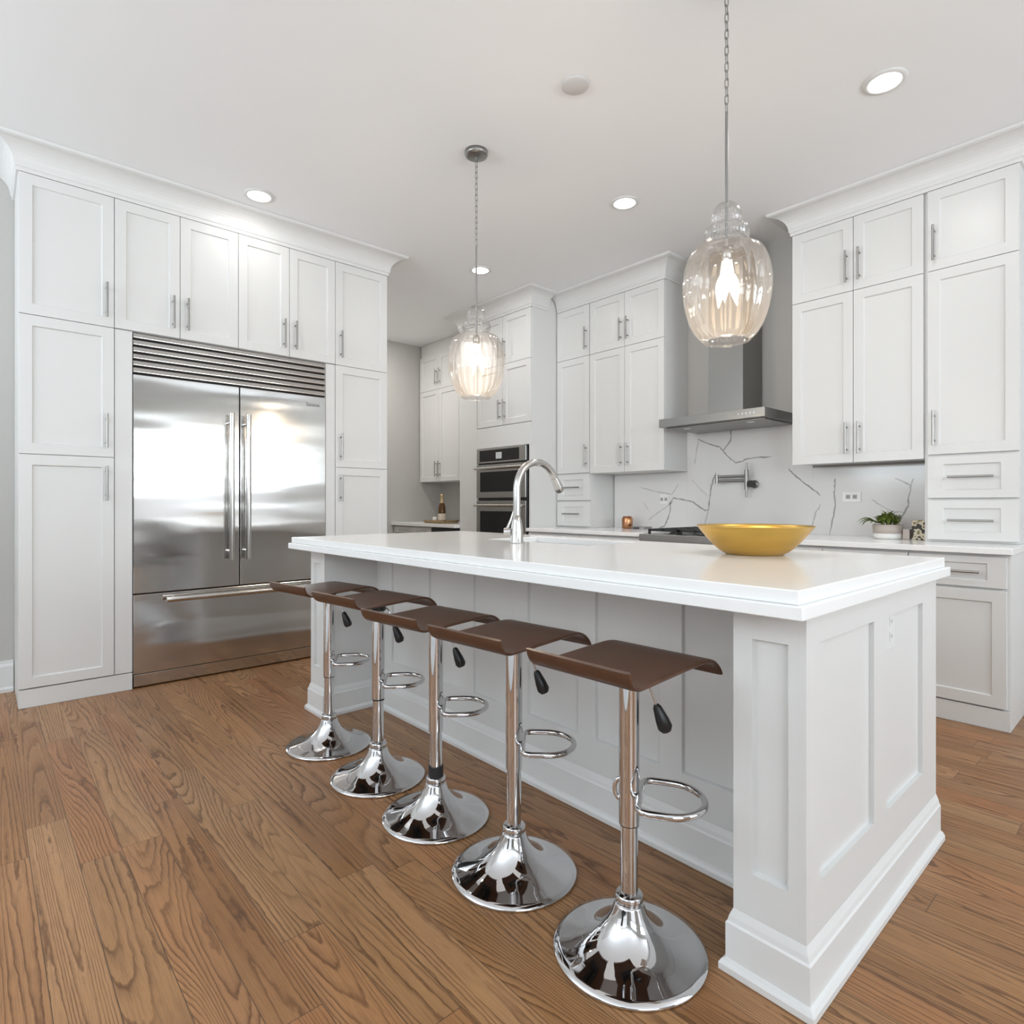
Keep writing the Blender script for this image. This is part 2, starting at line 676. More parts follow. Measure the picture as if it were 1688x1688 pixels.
def door(F, u0, u1, z0, z1, parent, hside=None, hz=None, hlen=0.2, inset=0.040):
    """shaker door with a bar handle. hside 'l'/'r' edge in u; hz = 'low', 'high' or a z"""
    bm = NB()
    shaker(bm, F, u0 + GAP, u1 - GAP, z0 + GAP, z1 - GAP)
    d = obj('door', bm, M['paint'], parent, 0.0012)
    if hside:
        u = u1 - inset if hside == 'r' else u0 + inset
        z = z0 + 0.052 + hlen / 2 if hz == 'low' else z1 - 0.052 - hlen / 2 if hz == 'high' else hz
        bar_handle('handle', F, u, z, d, hlen)
    return d


def drawer(F, u0, u1, z0, z1, parent, hlen=0.21, st=0.045):
    bm = NB()
    shaker(bm, F, u0 + GAP, u1 - GAP, z0 + GAP, z1 - GAP, st=0.075, rail=st)
    d = obj('drawer', bm, M['paint'], parent, 0.0012)
    bar_handle('handle', F, (u0 + u1) / 2, (z0 + z1) / 2, d, hlen, True)
    return d


def carcass(F, u0, u1, depth, z0, z1, parent, name='carcass'):
    bm = NB()
    fbox(bm, F, u0, u1, -depth, -0.0205, z0, z1)
    return obj(name, bm, M['paint'], parent, 0.001)


# ------------------------------------------------------------------ room shell
CZ = 3.05
WL = -4.61          # left wall face
WB = 4.41           # back wall face
FX = -4.158         # fridge wall door plane
UY = 4.066          # upper cabinet door plane
BY = 3.70           # base cabinet door plane
TY = 3.7335         # oven tower door plane

bm = NB(); box(bm, -6.5, ROOM_R + 0.2, ROOM_F - 0.2, WB + 0.2, -0.12, 0.0); struct('floor', bm, M['floor'])
bm = NB(); box(bm, -6.5, ROOM_R + 0.2, ROOM_F - 0.2, WB + 0.2, CZ, CZ + 0.15); struct('ceiling', bm, M['ceiling'])
bm = NB(); box(bm, -6.277, WL, ROOM_F, 2.39, 0, CZ); struct('wall_left', bm, M['wall'])
bm = NB(); box(bm, -6.42, -6.277, ROOM_F, WB + 0.0, 0, CZ); struct('wall_pantry', bm, M['wall'])
bm = NB(); box(bm, -6.42, ROOM_R + 0.15, WB, WB + 0.15, 0, CZ); struct('wall_back', bm, M['wall'])


def holed_wall(name, axis, plane0, plane1, a0, a1, openings):
    bm = NB()
    cuts = [a0]
    for o in openings:
        cuts += [o[0], o[1]]
    cuts.append(a1)

    def bx(s, e, z0, z1):
        if axis == 'x':
            box(bm, s, e, plane0, plane1, z0, z1)
        else:
            box(bm, plane0, plane1, s, e, z0, z1)
    for i in range(0, len(cuts), 2):
        bx(cuts[i], cuts[i + 1], 0, CZ)
    for o in openings:
        zz = WIN_Z_RIGHT if axis == 'y' else WIN_Z
        bx(o[0], o[1], 0, zz[0])
        bx(o[0], o[1], zz[1], CZ)
    struct(name, bm, M['wall'])


holed_wall('wall_right', 'y', ROOM_R, ROOM_R + 0.15, ROOM_F, WB, WIN_RIGHT)
holed_wall('wall_front', 'x', ROOM_F - 0.15, ROOM_F, -6.42, ROOM_R + 0.15, WIN_FRONT)
k = 1
for axis, lst in (('y', WIN_RIGHT), ('x', WIN_FRONT)):
    for a, b in lst:
        bm = NB()
        z0, z1 = WIN_Z_RIGHT if axis == 'y' else WIN_Z
        for (s, e, c, d) in ((a - 0.08, b + 0.08, z1, z1 + 0.09), (a - 0.08, b + 0.08, z0 - 0.09, z0), (a - 0.08, a, z0, z1), (b, b + 0.08, z0, z1), ((a + b) / 2 - 0.025, (a + b) / 2 + 0.025, z0, z1), (a, b, 1.24, 1.29)):
            if axis == 'y':
                box(bm, ROOM_R - 0.02, ROOM_R, s, e, c, d)
            else:
                box(bm, s, e, ROOM_F, ROOM_F + 0.02, c, d)
        struct('window_%d' % k, bm, M['trim'])
        k += 1

# unseen dark doors, added so the chrome reflects dark stripes
M['espresso'] = add_noise_var(mat('espresso_wood', (0.028, 0.018, 0.013), 0.4), scale=(20, 20, 1), amt=0.3, nscale=2)
bm = NB()
for x0 in (-1.72, -1.28):
    shaker(bm, Face('N', ROOM_F + 0.03), x0, x0 + 0.43, 0.005, 2.25, st=0.09, n_back=-0.0295)
struct('added_door_1', bm, M['espresso'])
bm = NB()
for x0 in (1.70, 2.04):
    shaker(bm, Face('N', ROOM_F + 0.03), x0, x0 + 0.33, 0.005, 2.45, st=0.07, n_back=-0.0295)
struct('added_door_2', bm, M['espresso'])

# baseboard on the left wall
bm = NB()
sweep_profile(bm, [(WL, ROOM_F), (WL, 0.155)], [(0, 0), (0.026, 0), (0.026, 0.02), (0.014, 0.03), (0.014, 0.15), (0.008, 0.165), (0.006, 0.183), (0, 0.183)], -1)
struct('baseboard_left', bm, M['trim'])
bm = NB()
sweep_profile(bm, [(-6.277, 2.39), (-6.277, 3.70)], [(0, 0), (0.014, 0), (0.014, 0.15), (0.006, 0.183), (0, 0.183)], -1)
struct('baseboard_pantry', bm, M['trim'])

# crown mouldings over the cabinet runs
def crown(name, path, side, z0=2.8985, proj=0.1265):
    h = CZ - z0
    pr = [(-0.02, z0), (0.010, z0), (0.013, z0 + 0.008), (0.013, z0 + 0.020), (0.018, z0 + 0.024)]
    for i in range(0, 9):
        a = i / 8 * PI / 2
        pr.append((0.020 + (proj - 0.036) * (1 - math.cos(a)), z0 + 0.030 + (h - 0.052) * math.sin(a)))
    pr += [(proj - 0.010, CZ - 0.020), (proj - 0.002, CZ - 0.016), (proj, CZ - 0.001), (-0.02, CZ - 0.001)]
    bm = NB()
    sweep_profile(bm, path, pr, side)
    # box the top behind the moulding is not needed: the carcass runs to the ceiling line
    return struct(name, bm, M['trim'])


ZT = 2.8965
crown('trim_1', [(WL + 0.002, 0.160), (FX - 0.01, 0.160), (FX - 0.01, 2.3966), (WL + 0.002, 2.3966)], -1)
crown('trim_2', [(-1.735, WB - 0.002), (-1.735, UY + 0.01), (-0.5623, UY + 0.01), (-0.5623, WB - 0.002)], -1)
crown('trim_3', [(-3.916, UY + 0.01), (-2.738, UY + 0.01), (-2.738, WB - 0.002)], -1)
crown('trim_4', [(-5.0, WB - 0.002), (-5.0, TY + 0.01), (-3.927, TY + 0.01), (-3.927, UY - 0.12)], -1)

# backsplash slab with grey veins in its surface
SCAM = (math.sin(0.8411), math.cos(0.8411))


def on_back(px, py, Y):
    u = (px - 844.9) / 984.63
    w = (830.86 - py) / 984.63
    t = Y / (SCAM[1] + u * SCAM[0])
    return (t * (-SCAM[0] + u * SCAM[1]), 1.1043 + w * t)


# vein courses as (x, z) points on the slab, measured from the photograph
VEINS = []


def vein_px(pts, w, pale=False):
    VEINS.append(([on_back(a, b, WB - 0.0103) for a, b in pts], w, pale))


vein_px([(1205, 705), (1205, 715), (1204, 727), (1196, 737), (1192, 744)], 0.011)
vein_px([(1150, 724), (1160, 729), (1172, 733), (1187, 737), (1192, 744), (1203, 755), (1212, 763), (1222, 761), (1232, 756), (1250, 754), (1272, 753)], 0.010)
vein_px([(1180, 779), (1176, 790), (1172, 805), (1170, 820), (1168, 840), (1164, 842), (1156, 838), (1143, 828), (1137, 826), (1118, 822), (1110, 821), (1105, 829), (1105, 840), (1101, 855), (1095, 868), (1086, 870)], 0.011)
vein_px([(1168, 840), (1164, 855), (1160, 872)], 0.008, True)
vein_px([(1152, 726), (1148, 745), (1145, 766)], 0.008, True)
vein_px([(1300, 772), (1306, 780), (1316, 788), (1328, 798), (1345, 810), (1352, 817)], 0.010)
vein_px([(1352, 830), (1350, 838), (1345, 843), (1342, 855), (1338, 870)], 0.009, True)
vein_px([(1377, 788), (1376, 800), (1375, 815), (1377, 832), (1374, 850), (1367, 884)], 0.008)
vein_px([(1476, 788), (1495, 797), (1501, 800), (1501, 808), (1498, 820), (1497, 835), (1490, 846), (1480, 862)], 0.010)
vein_px([(1501, 800), (1506, 788)], 0.006)
vein_px([(1436, 822), (1450, 832), (1470, 843), (1490, 845)], 0.008, True)
vein_px([(1055, 803), (1080, 810), (1108, 815), (1113, 806), (1118, 798)], 0.008, True)
vein_px([(1110, 826), (1098, 836), (1085, 845), (1068, 858)], 0.008, True)
vein_px([(1140, 790), (1155, 806), (1166, 818)], 0.006, True)
vein_px([(1060, 828), (1070, 842)], 0.007, True)

bm = NB()
box(bm, -3.5, -2.74, WB - 0.010, WB - 0.0005, 0.8902, 1.374)
box(bm, -2.7395, -1.7345, WB - 0.010, WB - 0.0005, 0.8902, 1.73)
box(bm, -1.734, -0.99, WB - 0.010, WB - 0.0005, 0.8902, 1.36)
rv = random.Random(3)
for pts, w, pale in VEINS:
    fine = []
    for i in range(len(pts) - 1):
        for s in range(4):
            f = s / 4
            fine.append((pts[i][0] * (1 - f) + pts[i + 1][0] * f + rv.uniform(-.0025, .0025), pts[i][1] * (1 - f) + pts[i + 1][1] * f + rv.uniform(-.0025, .0025)))
    fine.append(pts[-1])
    prev = None
    n = len(fine)
    for i, (x, z) in enumerate(fine):
        a = fine[max(0, i - 1)]
        b = fine[min(n - 1, i + 1)]
        dx, dz = b[0] - a[0], b[1] - a[1]
        l = math.hypot(dx, dz) or 1
        ww = w * 0.52 * (0.55 + 0.75 * rv.random()) * (0.35 if i in (0, n - 1) else 1)
        va = bm.verts.new((x - dz / l * ww, WB - 0.0104, z + dx / l * ww))
        vb = bm.verts.new((x + dz / l * ww, WB - 0.0104, z - dx / l * ww))
        if prev:
            f = bm.faces.new((prev[0], prev[1], vb, va))
            f.material_index = 2 if pale else 1
        prev = (va, vb)
o = obj('backsplash', bm, [M['marble'], M['vein'], M['veinpale']])
tag(o, 'white marble backsplash slab with grey veins behind the range', 'backsplash')

# ------------------------------------------------------------------ unseen rug and sofa, added behind the camera for bounce and reflections
M['rug'] = add_noise_var(mat('grey_rug', (0.50, 0.495, 0.49), 0.95), amt=0.35, bump=0.3, nscale=120)
M['sofa'] = add_noise_var(mat('charcoal_upholstery', (0.035, 0.034, 0.036), 0.85), amt=0.25, bump=0.15, nscale=90)
bm = NB(); box(bm, -3.2, 1.6, -2.6, -0.55, 0.0005, 0.012)
tag(obj('bounce_rug', bm, M['rug'], None, 0.004), 'large pale grey rug added unseen behind the camera to bounce light', 'rug')
sf = thing('sofa', 'charcoal sofa added unseen behind the camera for dark reflections', 'sofa', (-0.8, -3.1, 0))
bm = NB(); box(bm, -1.85, 0.25, -3.52, -2.68, 0.14, 0.34); obj('sofa_base', bm, M['sofa'], sf, 0.02)
bm = NB(); box(bm, -1.85, 0.25, -3.70, -3.525, 0.14, 0.86); obj('backrest', bm, M['sofa'], sf, 0.03)
for x0 in (-2.05, 0.255):
    bm = NB(); box(bm, x0, x0 + 0.195, -3.70, -2.68, 0.14, 0.62); obj('armrest', bm, M['sofa'], sf, 0.03)
for k in range(3):
    x0 = -1.845 + k * 0.70
    bm = NB(); box(bm, x0, x0 + 0.69, -3.51, -2.66, 0.345, 0.48); obj('seat_cushion', bm, M['sofa'], sf, 0.03)
for x in (-1.98, 0.38):
    for y in (-3.62, -2.76):
        bm = NB(); cyl(bm, (x, y, 0.0005), (x, y, 0.139), 0.022, 14); obj('leg', bm, M['espresso'], sf)

# ------------------------------------------------------------------ refrigerator wall
FW = Face('E', FX)
Y0, Y1, Y2, Y3, Y4, Y5, Y6 = 0.160, 0.5935, 0.9385, 1.284, 1.624, 1.9644, 2.3966
FRL, FRR = 0.687, 1.888
ZM, ZL = 2.1335, 1.3762
DEP = FX - WL - 0.004

t = thing('pantry_cabinet', 'tall white cabinet of three stacked doors left of the refrigerator', 'cabinet', (FX - 0.2, (Y0 + Y1) / 2, 0), 'tall cabinets beside the refrigerator')
bm = NB(); fbox(bm, FW, Y0, FRL - 0.002, -DEP, -0.0205, 0.10, ZM - 0.001); fbox(bm, FW, Y0, Y1, -DEP, -0.0205, ZM - 0.001, CZ - 0.002)
obj('carcass', bm, M['paint'], t, 0.001)
door(FW, Y0, Y1, ZM, ZT, t, 'r', 'low')
door(FW, Y0, Y1, ZL, ZM, t, 'r', 'low')
door(FW, Y0, Y1, 0.104, ZL, t, 'r', 'high')
bm = NB(); fbox(bm, FW, Y1 + 0.002, FRL - 0.003, -0.0200, -0.004, 0.104, ZM - 0.003); obj('filler_strip', bm, M['paint'], t, 0.001)
bm = NB(); fbox(bm, FW, Y0, FRL - 0.003, -DEP, -0.003, 0.0005, 0.0985); obj('toe_kick', bm, M['paint'], t, 0.001)

t = thing('pantry_cabinet', 'tall white cabinet of three stacked doors right of the refrigerator', 'cabinet', (FX - 0.2, (Y5 + Y6) / 2, 0), 'tall cabinets beside the refrigerator')
bm = NB(); fbox(bm, FW, FRR + 0.002, Y6, -DEP, -0.0205, 0.10, ZM - 0.001); fbox(bm, FW, Y5, Y6, -DEP, -0.0205, ZM - 0.001, CZ - 0.002)
obj('carcass', bm, M['paint'], t, 0.001)
door(FW, Y5, Y6, ZM, ZT, t, 'l', 'low')
door(FW, Y5, Y6, ZL, ZM, t, 'l', 'low')
door(FW, Y5, Y6, 0.104, ZL, t, 'l', 'high')
bm = NB(); fbox(bm, FW, FRR + 0.003, Y5 - 0.002, -0.0200, -0.004, 0.104, ZM - 0.003); obj('filler_strip', bm, M['paint'], t, 0.001)
bm = NB(); fbox(bm, FW, FRR + 0.003, Y6, -DEP, -0.003, 0.0005, 0.0985); obj('toe_kick', bm, M['paint'], t, 0.001)

for (a, m_, b, lab) in ((Y1, Y2, Y3, 'white two-door cabinet above the left half of the refrigerator'), (Y3, Y4, Y5, 'white two-door cabinet above the right half of the refrigerator')):
    t = thing('wall_cabinet', lab, 'cabinet', (FX - 0.2, m_, ZM), 'cabinets above the refrigerator')
    carcass(FW, a + 0.0005, b - 0.0005, DEP, ZM + 0.001, CZ - 0.002, t)
    door(FW, a, m_, ZM + 0.002, ZT, t, 'r', 'low')
    door(FW, m_, b, ZM + 0.002, ZT, t, 'l', 'low')

# refrigerator
fr = thing('refrigerator', 'built-in stainless steel french-door refrigerator with freezer drawer', 'refrigerator', (FX - 0.2, (FRL + FRR) / 2, 0))
ym = 1.291
bm = NB(); fbox(bm, FW, FRL + 0.004, FRR - 0.004, -DEP, -0.022, 0.012, ZM - 0.004); obj('cabinet_body', bm, M['rubber'], fr)
bm = NB()
n = 6
z0, z1 = 1.8835, 2.130
pitch = (z1 - z0) / n
for i in range(n):
    zb = z0 + i * pitch
    a = [FW.p(FRL + 0.001, -0.016, zb + 0.006), FW.p(FRL + 0.001, 0.004, zb + 0.006), FW.p(FRL + 0.001, 0.006, zb + 0.012), FW.p(FRL + 0.001, -0.004, zb + pitch - 0.004), FW.p(FRL + 0.001, -0.018, zb + pitch - 0.001)]
    b = [p + Vector((0, FRR - FRL - 0.002, 0)) for p in a]
    va = [bm.verts.new(p) for p in a]
    vb = [bm.verts.new(p) for p in b]
    for k2 in range(5):
        bm.faces.new((va[k2], va[(k2 + 1) % 5], vb[(k2 + 1) % 5], vb[k2]))
    bm.faces.new(va); bm.faces.new(vb)
obj('louvered_grille', bm, M['steelbar'], fr, 0.0015)
for (a, b, hy) in ((FRL + 0.001, ym - 0.003, 1.226), (ym + 0.003, FRR - 0.001, 1.330)):
    bm = NB(); fbox(bm, FW, a, b, -0.020, 0.002, 0.568, 1.878)
    d = obj('door', bm, M['steel'], fr, 0.003)
    bm = NB()
    tube(bm, [FW.p(hy, 0.060, 0.742), FW.p(hy, 0.060, 1.693)], 0.0165, 20)
    for z in (0.80, 1.635):
        tube(bm, [FW.p(hy, 0.0015, z), FW.p(hy, 0.060, z)], 0.011, 14)
    obj('handle', bm, M['steelbar'], d)
    if b > 1.5:
        bm = NB()
        # small dark script emblem: an initial with a joined tail
        zc = 1.818
        strokes = [[(1.742, 0.012), (1.746, 0.016), (1.752, 0.010), (1.748, 0.002), (1.742, -0.006), (1.747, -0.010), (1.755, -0.006)]]
        for i in range(7):
            u = 1.757 + i * 0.012
            strokes.append([(u, -0.006), (u + 0.003, 0.004 if i % 3 else 0.008), (u + 0.007, 0.003), (u + 0.006, -0.006), (u + 0.012, -0.006)])
        strokes.append([(1.748, -0.011), (1.80, -0.010), (1.845, -0.009)])
        for s_ in strokes:
            tube(bm, [FW.p(u, 0.0024, zc + w) for u, w in s_], 0.0013, 6)
        obj('emblem', bm, M['emblem'], d)
bm = NB(); fbox(bm, FW, FRL + 0.001, FRR - 0.001, -0.020, 0.002, 0.086, 0.560)
d = obj('freezer_drawer', bm, M['steel'], fr, 0.003)
bm = NB()
tube(bm, [FW.p(0.852, 0.060, 0.524), FW.p(1.724, 0.060, 0.524)], 0.0165, 20)
for u in (0.90, 1.675):
    tube(bm, [FW.p(u, 0.0015, 0.524), FW.p(u, 0.060, 0.524)], 0.011, 14)
obj('handle', bm, M['steelbar'], d)
bm = NB(); fbox(bm, FW, FRL + 0.004, FRR - 0.004, -0.021, -0.006, 0.010, 0.081); obj('kick_plate', bm, M['steel'], fr, 0.002)
for u in (FRL + 0.05, FRR - 0.05):
    bm = NB()
    cyl(bm, FW.p(u, -0.06, 0.0), FW.p(u, -0.06, 0.0115), 0.02, 14)
    obj('levelling_foot', bm, M['rubber'], fr)

# ------------------------------------------------------------------ hood wall, right of the range
FU = Face('S', UY)
FB = Face('S', BY)
FT = Face('S', TY)
ZS, ZB = 2.4364, 1.3636
UD = WB - UY - 0.001
XA, XB_, XC1, XC0, XD = -1.7353, -1.3606, -0.9880, -0.9705, -0.5623

t = thing('wall_cabinet', 'white four-door wall cabinet between the range hood and the tall drawer hutch', 'cabinet', (XB_, UY + 0.15, ZB))
carcass(FU, XA, XC1 + 0.0008, UD, ZB + 0.012, CZ - 0.002, t)
for a, b, s_ in ((XA, XB_, 'r'), (XB_, XC1, 'l')):
    door(FU, a, b, ZS, ZT, t, s_, 'low', 0.2, 0.036)
    door(FU, a, b, ZB, ZS, t, s_, 'low', 0.2, 0.036)


def hutch(x0, x1, label, hs, ztop=ZT, cx0=None, cx1=None):
    t = thing('hutch_cabinet', label, 'cabinet', ((x0 + x1) / 2, UY + 0.15, 0.8905))
    carcass(FU, cx0 if cx0 is not None else x0, cx1 if cx1 is not None else x1, UD, 0.8908, CZ - 0.002, t)
    door(FU, x0, x1, ZS, ZT, t, hs, 'low', 0.2, 0.034)
    door(FU, x0, x1, 1.385, ZS, t, hs, 'low', 0.2, 0.034)
    drawer(FU, x0, x1, 1.137, 1.375, t, 0.205)
    drawer(FU, x0, x1, 0.902, 1.127, t, 0.205)
    return t


hutch(XC0, XD, 'tall white hutch of doors over two drawers at the right end of the counter', 'l', cx0=-0.9866)

# base cabinets right of the range
def base_cabinet(x0, x1, label, doors=1, group='base cabinets under the counter'):
    t = thing('base_cabinet', label, 'cabinet', ((x0 + x1) / 2, BY + 0.3, 0), group)
    bm = NB()
    fbox(bm, FB, x0, x1, -(WB - BY - 0.002), -0.0205, 0.10, 0.8585)
    obj('carcass', bm, M['paint'], t, 0.001)
    bm = NB()
    fbox(bm, FB, x0, x1, -(WB - BY - 0.002), -0.004, 0.0005, 0.099)
    obj('toe_kick', bm, M['paint'], t, 0.001)
    w = (x1 - x0) / doors
    for i in range(doors):
        a, b = x0 + i * w, x0 + (i + 1) * w
        drawer(FB, a, b - (0.012 if (i == doors - 1 and x1 > -0.6) else 0), 0.690, 0.846, t, 0.205, 0.034)
        door(FB, a, b - (0.012 if (i == doors - 1 and x1 > -0.6) else 0), 0.106, 0.682, t, 'l' if (i or doors == 1) else 'r', 'high')
    return t


base_cabinet(-0.968, -0.5455, 'white base cabinet with one drawer and door at the right end of the counter')
base_cabinet(-1.838, -0.9695, 'white double base cabinet between the range and the end base cabinet, mostly behind the island', 2)
base_cabinet(-3.922, -3.30, 'white base cabinet beside the oven tower, behind the island faucet', 1)
base_cabinet(-3.2985, -2.662, 'white base cabinet just left of the range, behind the island', 1)

# range base + rangetop
t = thing('base_cabinet', 'white base cabinet directly under the rangetop, behind the island', 'cabinet', (-2.25, BY + 0.3, 0), 'base cabinets under the counter')
bm = NB(); fbox(bm, FB, -2.6605, -1.8395, -(WB - BY - 0.002), -0.0205, 0.10, 0.80); obj('carcass', bm, M['paint'], t, 0.001)
bm = NB(); fbox(bm, FB, -2.6605, -1.8395, -(WB - BY - 0.002), -0.004, 0.0005, 0.099); obj('toe_kick', bm, M['paint'], t, 0.001)
drawer(FB, -2.6605, -1.8395, 0.45, 0.795, t, 0.3)
drawer(FB, -2.6605, -1.8395, 0.106, 0.445, t, 0.3)

rt = thing('rangetop', 'black and stainless gas rangetop under the hood', 'cooktop', (-2.25, 4.0, 0.82))
bm = NB(); box(bm, -2.659, -1.841, 3.632, WB - 0.012, 0.832, 0.886); obj('steel_tray', bm, M['oven'], rt, 0.004)
bm = NB(); box(bm, -2.655, -1.845, 3.622, 3.6315, 0.836, 0.884); obj('front_panel', bm, M['filter'], rt, 0.003)
for k in range(3):
    gx0 = -2.625 + k * 0.262
    gx1 = gx0 + 0.25
    bm = NB()
    for yy in (3.70, 3.86, 4.02, 4.18, 4.32):
        box(bm, gx0, gx1, yy - 0.007, yy + 0.007, 0.905, 0.922)
    for xx in (gx0 + 0.007, (gx0 + gx1) / 2, gx1 - 0.007):
        box(bm, xx - 0.007, xx + 0.007, 3.693, 4.327, 0.9045, 0.9215)
    for xx in (gx0 + 0.008, gx1 - 0.008):
        for yy in (3.70, 4.32):
            box(bm, xx - 0.008, xx + 0.008, yy - 0.008, yy + 0.008, 0.8862, 0.905)
    obj('grate', bm, M['iron'], rt, 0.002)
    for yy in (3.86, 4.18):
        bm = NB()
        lathe(bm, [(0, 0.901), (0.034, 0.901), (0.036, 0.897), (0.036, 0.891), (0.050, 0.8885), (0.050, 0.8862), (0, 0.8862)], ((gx0 + gx1) / 2, yy), 24)
        obj('burner', bm, M['iron'], rt)

# counters
for (x0, x1, lab) in ((-3.924, -2.661, 'white quartz counter between the oven tower and the rangetop'), (-1.839, -0.532, 'white quartz counter right of the rangetop, holding the potted plant')):
    bm = NB(); box(bm, x0, x1, 3.668, WB - 0.0105, 0.8595, 0.890)
    tag(obj('countertop', bm, M['quartz'], None, 0.003), lab, 'countertop')

# left of the range
t = thing('wall_cabinet', 'white four-door wall cabinet left of the range hood', 'cabinet', (-3.13, UY + 0.15, ZB))
XE, XF = -3.5145, -2.738
carcass(FU, XE + 0.0008, XF, UD, ZB + 0.012, CZ - 0.002, t)
xm = -3.128
for a, b, s_ in ((XE, xm, 'r'), (xm, XF, 'l')):
    door(FU, a, b, ZS, ZT, t, s_, 'low', 0.19, 0.036)
    door(FU, a, b, ZB + 0.012, ZS, t, s_, 'low', 0.19, 0.036)
hutch(-3.918, XE - 0.004, 'narrow white hutch of doors over two drawers beside the oven tower', 'r', cx0=-3.9245, cx1=XE - 0.0008)

# oven tower
t = thing('oven_cabinet', 'tall white cabinet housing the double wall oven', 'cabinet', (-4.46, TY + 0.3, 0))
TX0, TX1 = -5.0, -3.927
OX0, OX1 = -4.692, -3.952
bm = NB()
fbox(bm, FT, TX0, TX1, -(WB - TY - 0.002), -0.0205, 1.6505, CZ - 0.002)
fbox(bm, FT, TX0, OX0 - 0.012, -(WB - TY - 0.002), -0.0205, 0.0005, 1.6505)
fbox(bm, FT, OX1 + 0.003, TX1, -(WB - TY - 0.002), -0.0005, 0.0005, 1.6505)
fbox(bm, FT, OX0 - 0.012, OX1 + 0.003, -(WB - TY - 0.002), -0.0205, 0.0005, 0.36)
obj('carcass', bm, M['paint'], t, 0.001)
bm = NB(); fbox(bm, FT, TX0, -4.715, -0.0200, -0.001, 0.0005, ZT); obj('filler_strip', bm, M['paint'], t, 0.003)
bm = NB(); fbox(bm, FT, -4.713, TX1, -0.0200, -0.002, 1.652, 1.852); obj('cover_panel', bm, M['paint'], t, 0.002)
xm = (-4.703 + -3.93) / 2
for a, b, s_ in ((-4.703, xm, 'r'), (xm, -3.929, 'l')):
    door(FT, a, b, ZS, ZT, t, s_, 'low', 0.19, 0.034)
    door(FT, a, b, 1.858, ZS, t, s_, 'low', 0.19, 0.034)

ov = thing('wall_oven', 'stainless and black double wall oven in the white tower', 'oven', (-4.32, TY + 0.3, 0.37))
bm = NB(); fbox(bm, FT, OX0 + 0.01, OX1 - 0.01, -0.55, 0.0005, 0.372, 1.645); obj('housing', bm, M['black'], ov)
bm = NB(); fbox(bm, FT, OX0, OX1 - 0.022, 0.001, 0.016, 1.505, 1.646); cp = obj('control_panel', bm, M['oven'], ov, 0.002)
bm = NB(); fbox(bm, FT, OX0 + 0.045, OX1 - 0.115, 0.0165, 0.018, 1.520, 1.630); obj('control_glass', bm, M['glassblack'], cp)
bm = NB(); fbox(bm, FT, -4.395, -4.31, 0.0185, 0.0195, 1.540, 1.602); obj('display', bm, M['display'], cp)
for (z0, z1, zh, w0, w1) in ((1.165, 1.487, 1.452, 1.222, 1.418), (0.40, 1.135, 1.092, 0.62, 1.035)):
    bm = NB(); fbox(bm, FT, OX0, OX1 - 0.022, 0.001, 0.020, z0, z1); d = obj('door', bm, M['oven'], ov, 0.002)
    bm = NB(); fbox(bm, FT, OX0 + 0.058, OX1 - 0.115, 0.0205, 0.022, w0, w1); obj('window', bm, M['glassblack'], d)
    bm = NB()
    tube(bm, [FT.p(OX0 + 0.015, 0.062, zh), FT.p(OX1 - 0.035, 0.062, zh)], 0.012, 14)
    for u in (OX0 + 0.05, OX1 - 0.07):
        tube(bm, [FT.p(u, 0.0195, zh), FT.p(u, 0.062, zh)], 0.009, 10)
    obj('handle', bm, M['steelbar'], d)

# ------------------------------------------------------------------ pantry nook beyond the tower
t = thing('wall_cabinet', 'white wall cabinet in the shaded pantry nook past the refrigerator wall', 'cabinet', (-5.85, UY + 0.15, ZB))
PX0, PX1 = -6.262, -5.08
carcass(FU, PX0, -5.004, UD, 1.374, CZ - 0.002, t)
pm = -5.862
for a, b, s_ in ((PX0, pm, 'r'), (pm, -5.46, 'l'), (-5.46, PX1, 'r')):
    door(FU, a, b, 2.47, 2.893, t, s_, 'low', 0.19, 0.034)
    door(FU, a, b, 1.372, 2.47, t, s_, 'low', 0.19, 0.034)
t = thing('base_cabinet', 'white base cabinet with drawers under the pantry nook counter', 'cabinet', (-5.86, BY + 0.3, 0), 'base cabinets under the counter')
carcass(FB, PX0, -5.478, WB - BY - 0.002, 0.10, 0.853, t)
bm = NB(); fbox(bm, FB, PX0, -5.478, -(WB - BY - 0.002), -0.06, 0.0005, 0.099); obj('toe_kick', bm, M['paint'], t)
drawer(FB, PX0, -5.87, 0.690, 0.842, t, 0.19, 0.034)
drawer(FB, -5.87, -5.48, 0.690, 0.842, t, 0.19, 0.034)
door(FB, PX0, -5.87, 0.106, 0.682, t, 'r', 'high')
door(FB, -5.87, -5.48, 0.106, 0.682, t, 'l', 'high')
t = thing('wine_cooler', 'black undercounter wine cooler below the pantry nook counter', 'wine cooler', (-5.24, BY + 0.3, 0))
bm = NB(); fbox(bm, FB, -5.472, -5.004, -0.62, -0.021, 0.006, 0.850); obj('housing', bm, M['black'], t)
bm = NB(); fbox(bm, FB, -5.470, -5.006, -0.0205, -0.002, 0.105, 0.848); d = obj('door', bm, M['glassblack'], t, 0.002)
bar_handle('handle', FB, -5.43, 0.55, d, 0.45)
bm = NB(); box(bm, PX0 - 0.013, -5.0035, 3.668, WB - 0.001, 0.8545, 0.890)
tag(obj('countertop', bm, M['quartz'], None, 0.003), 'pale counter in the pantry nook under the champagne bottle', 'countertop')

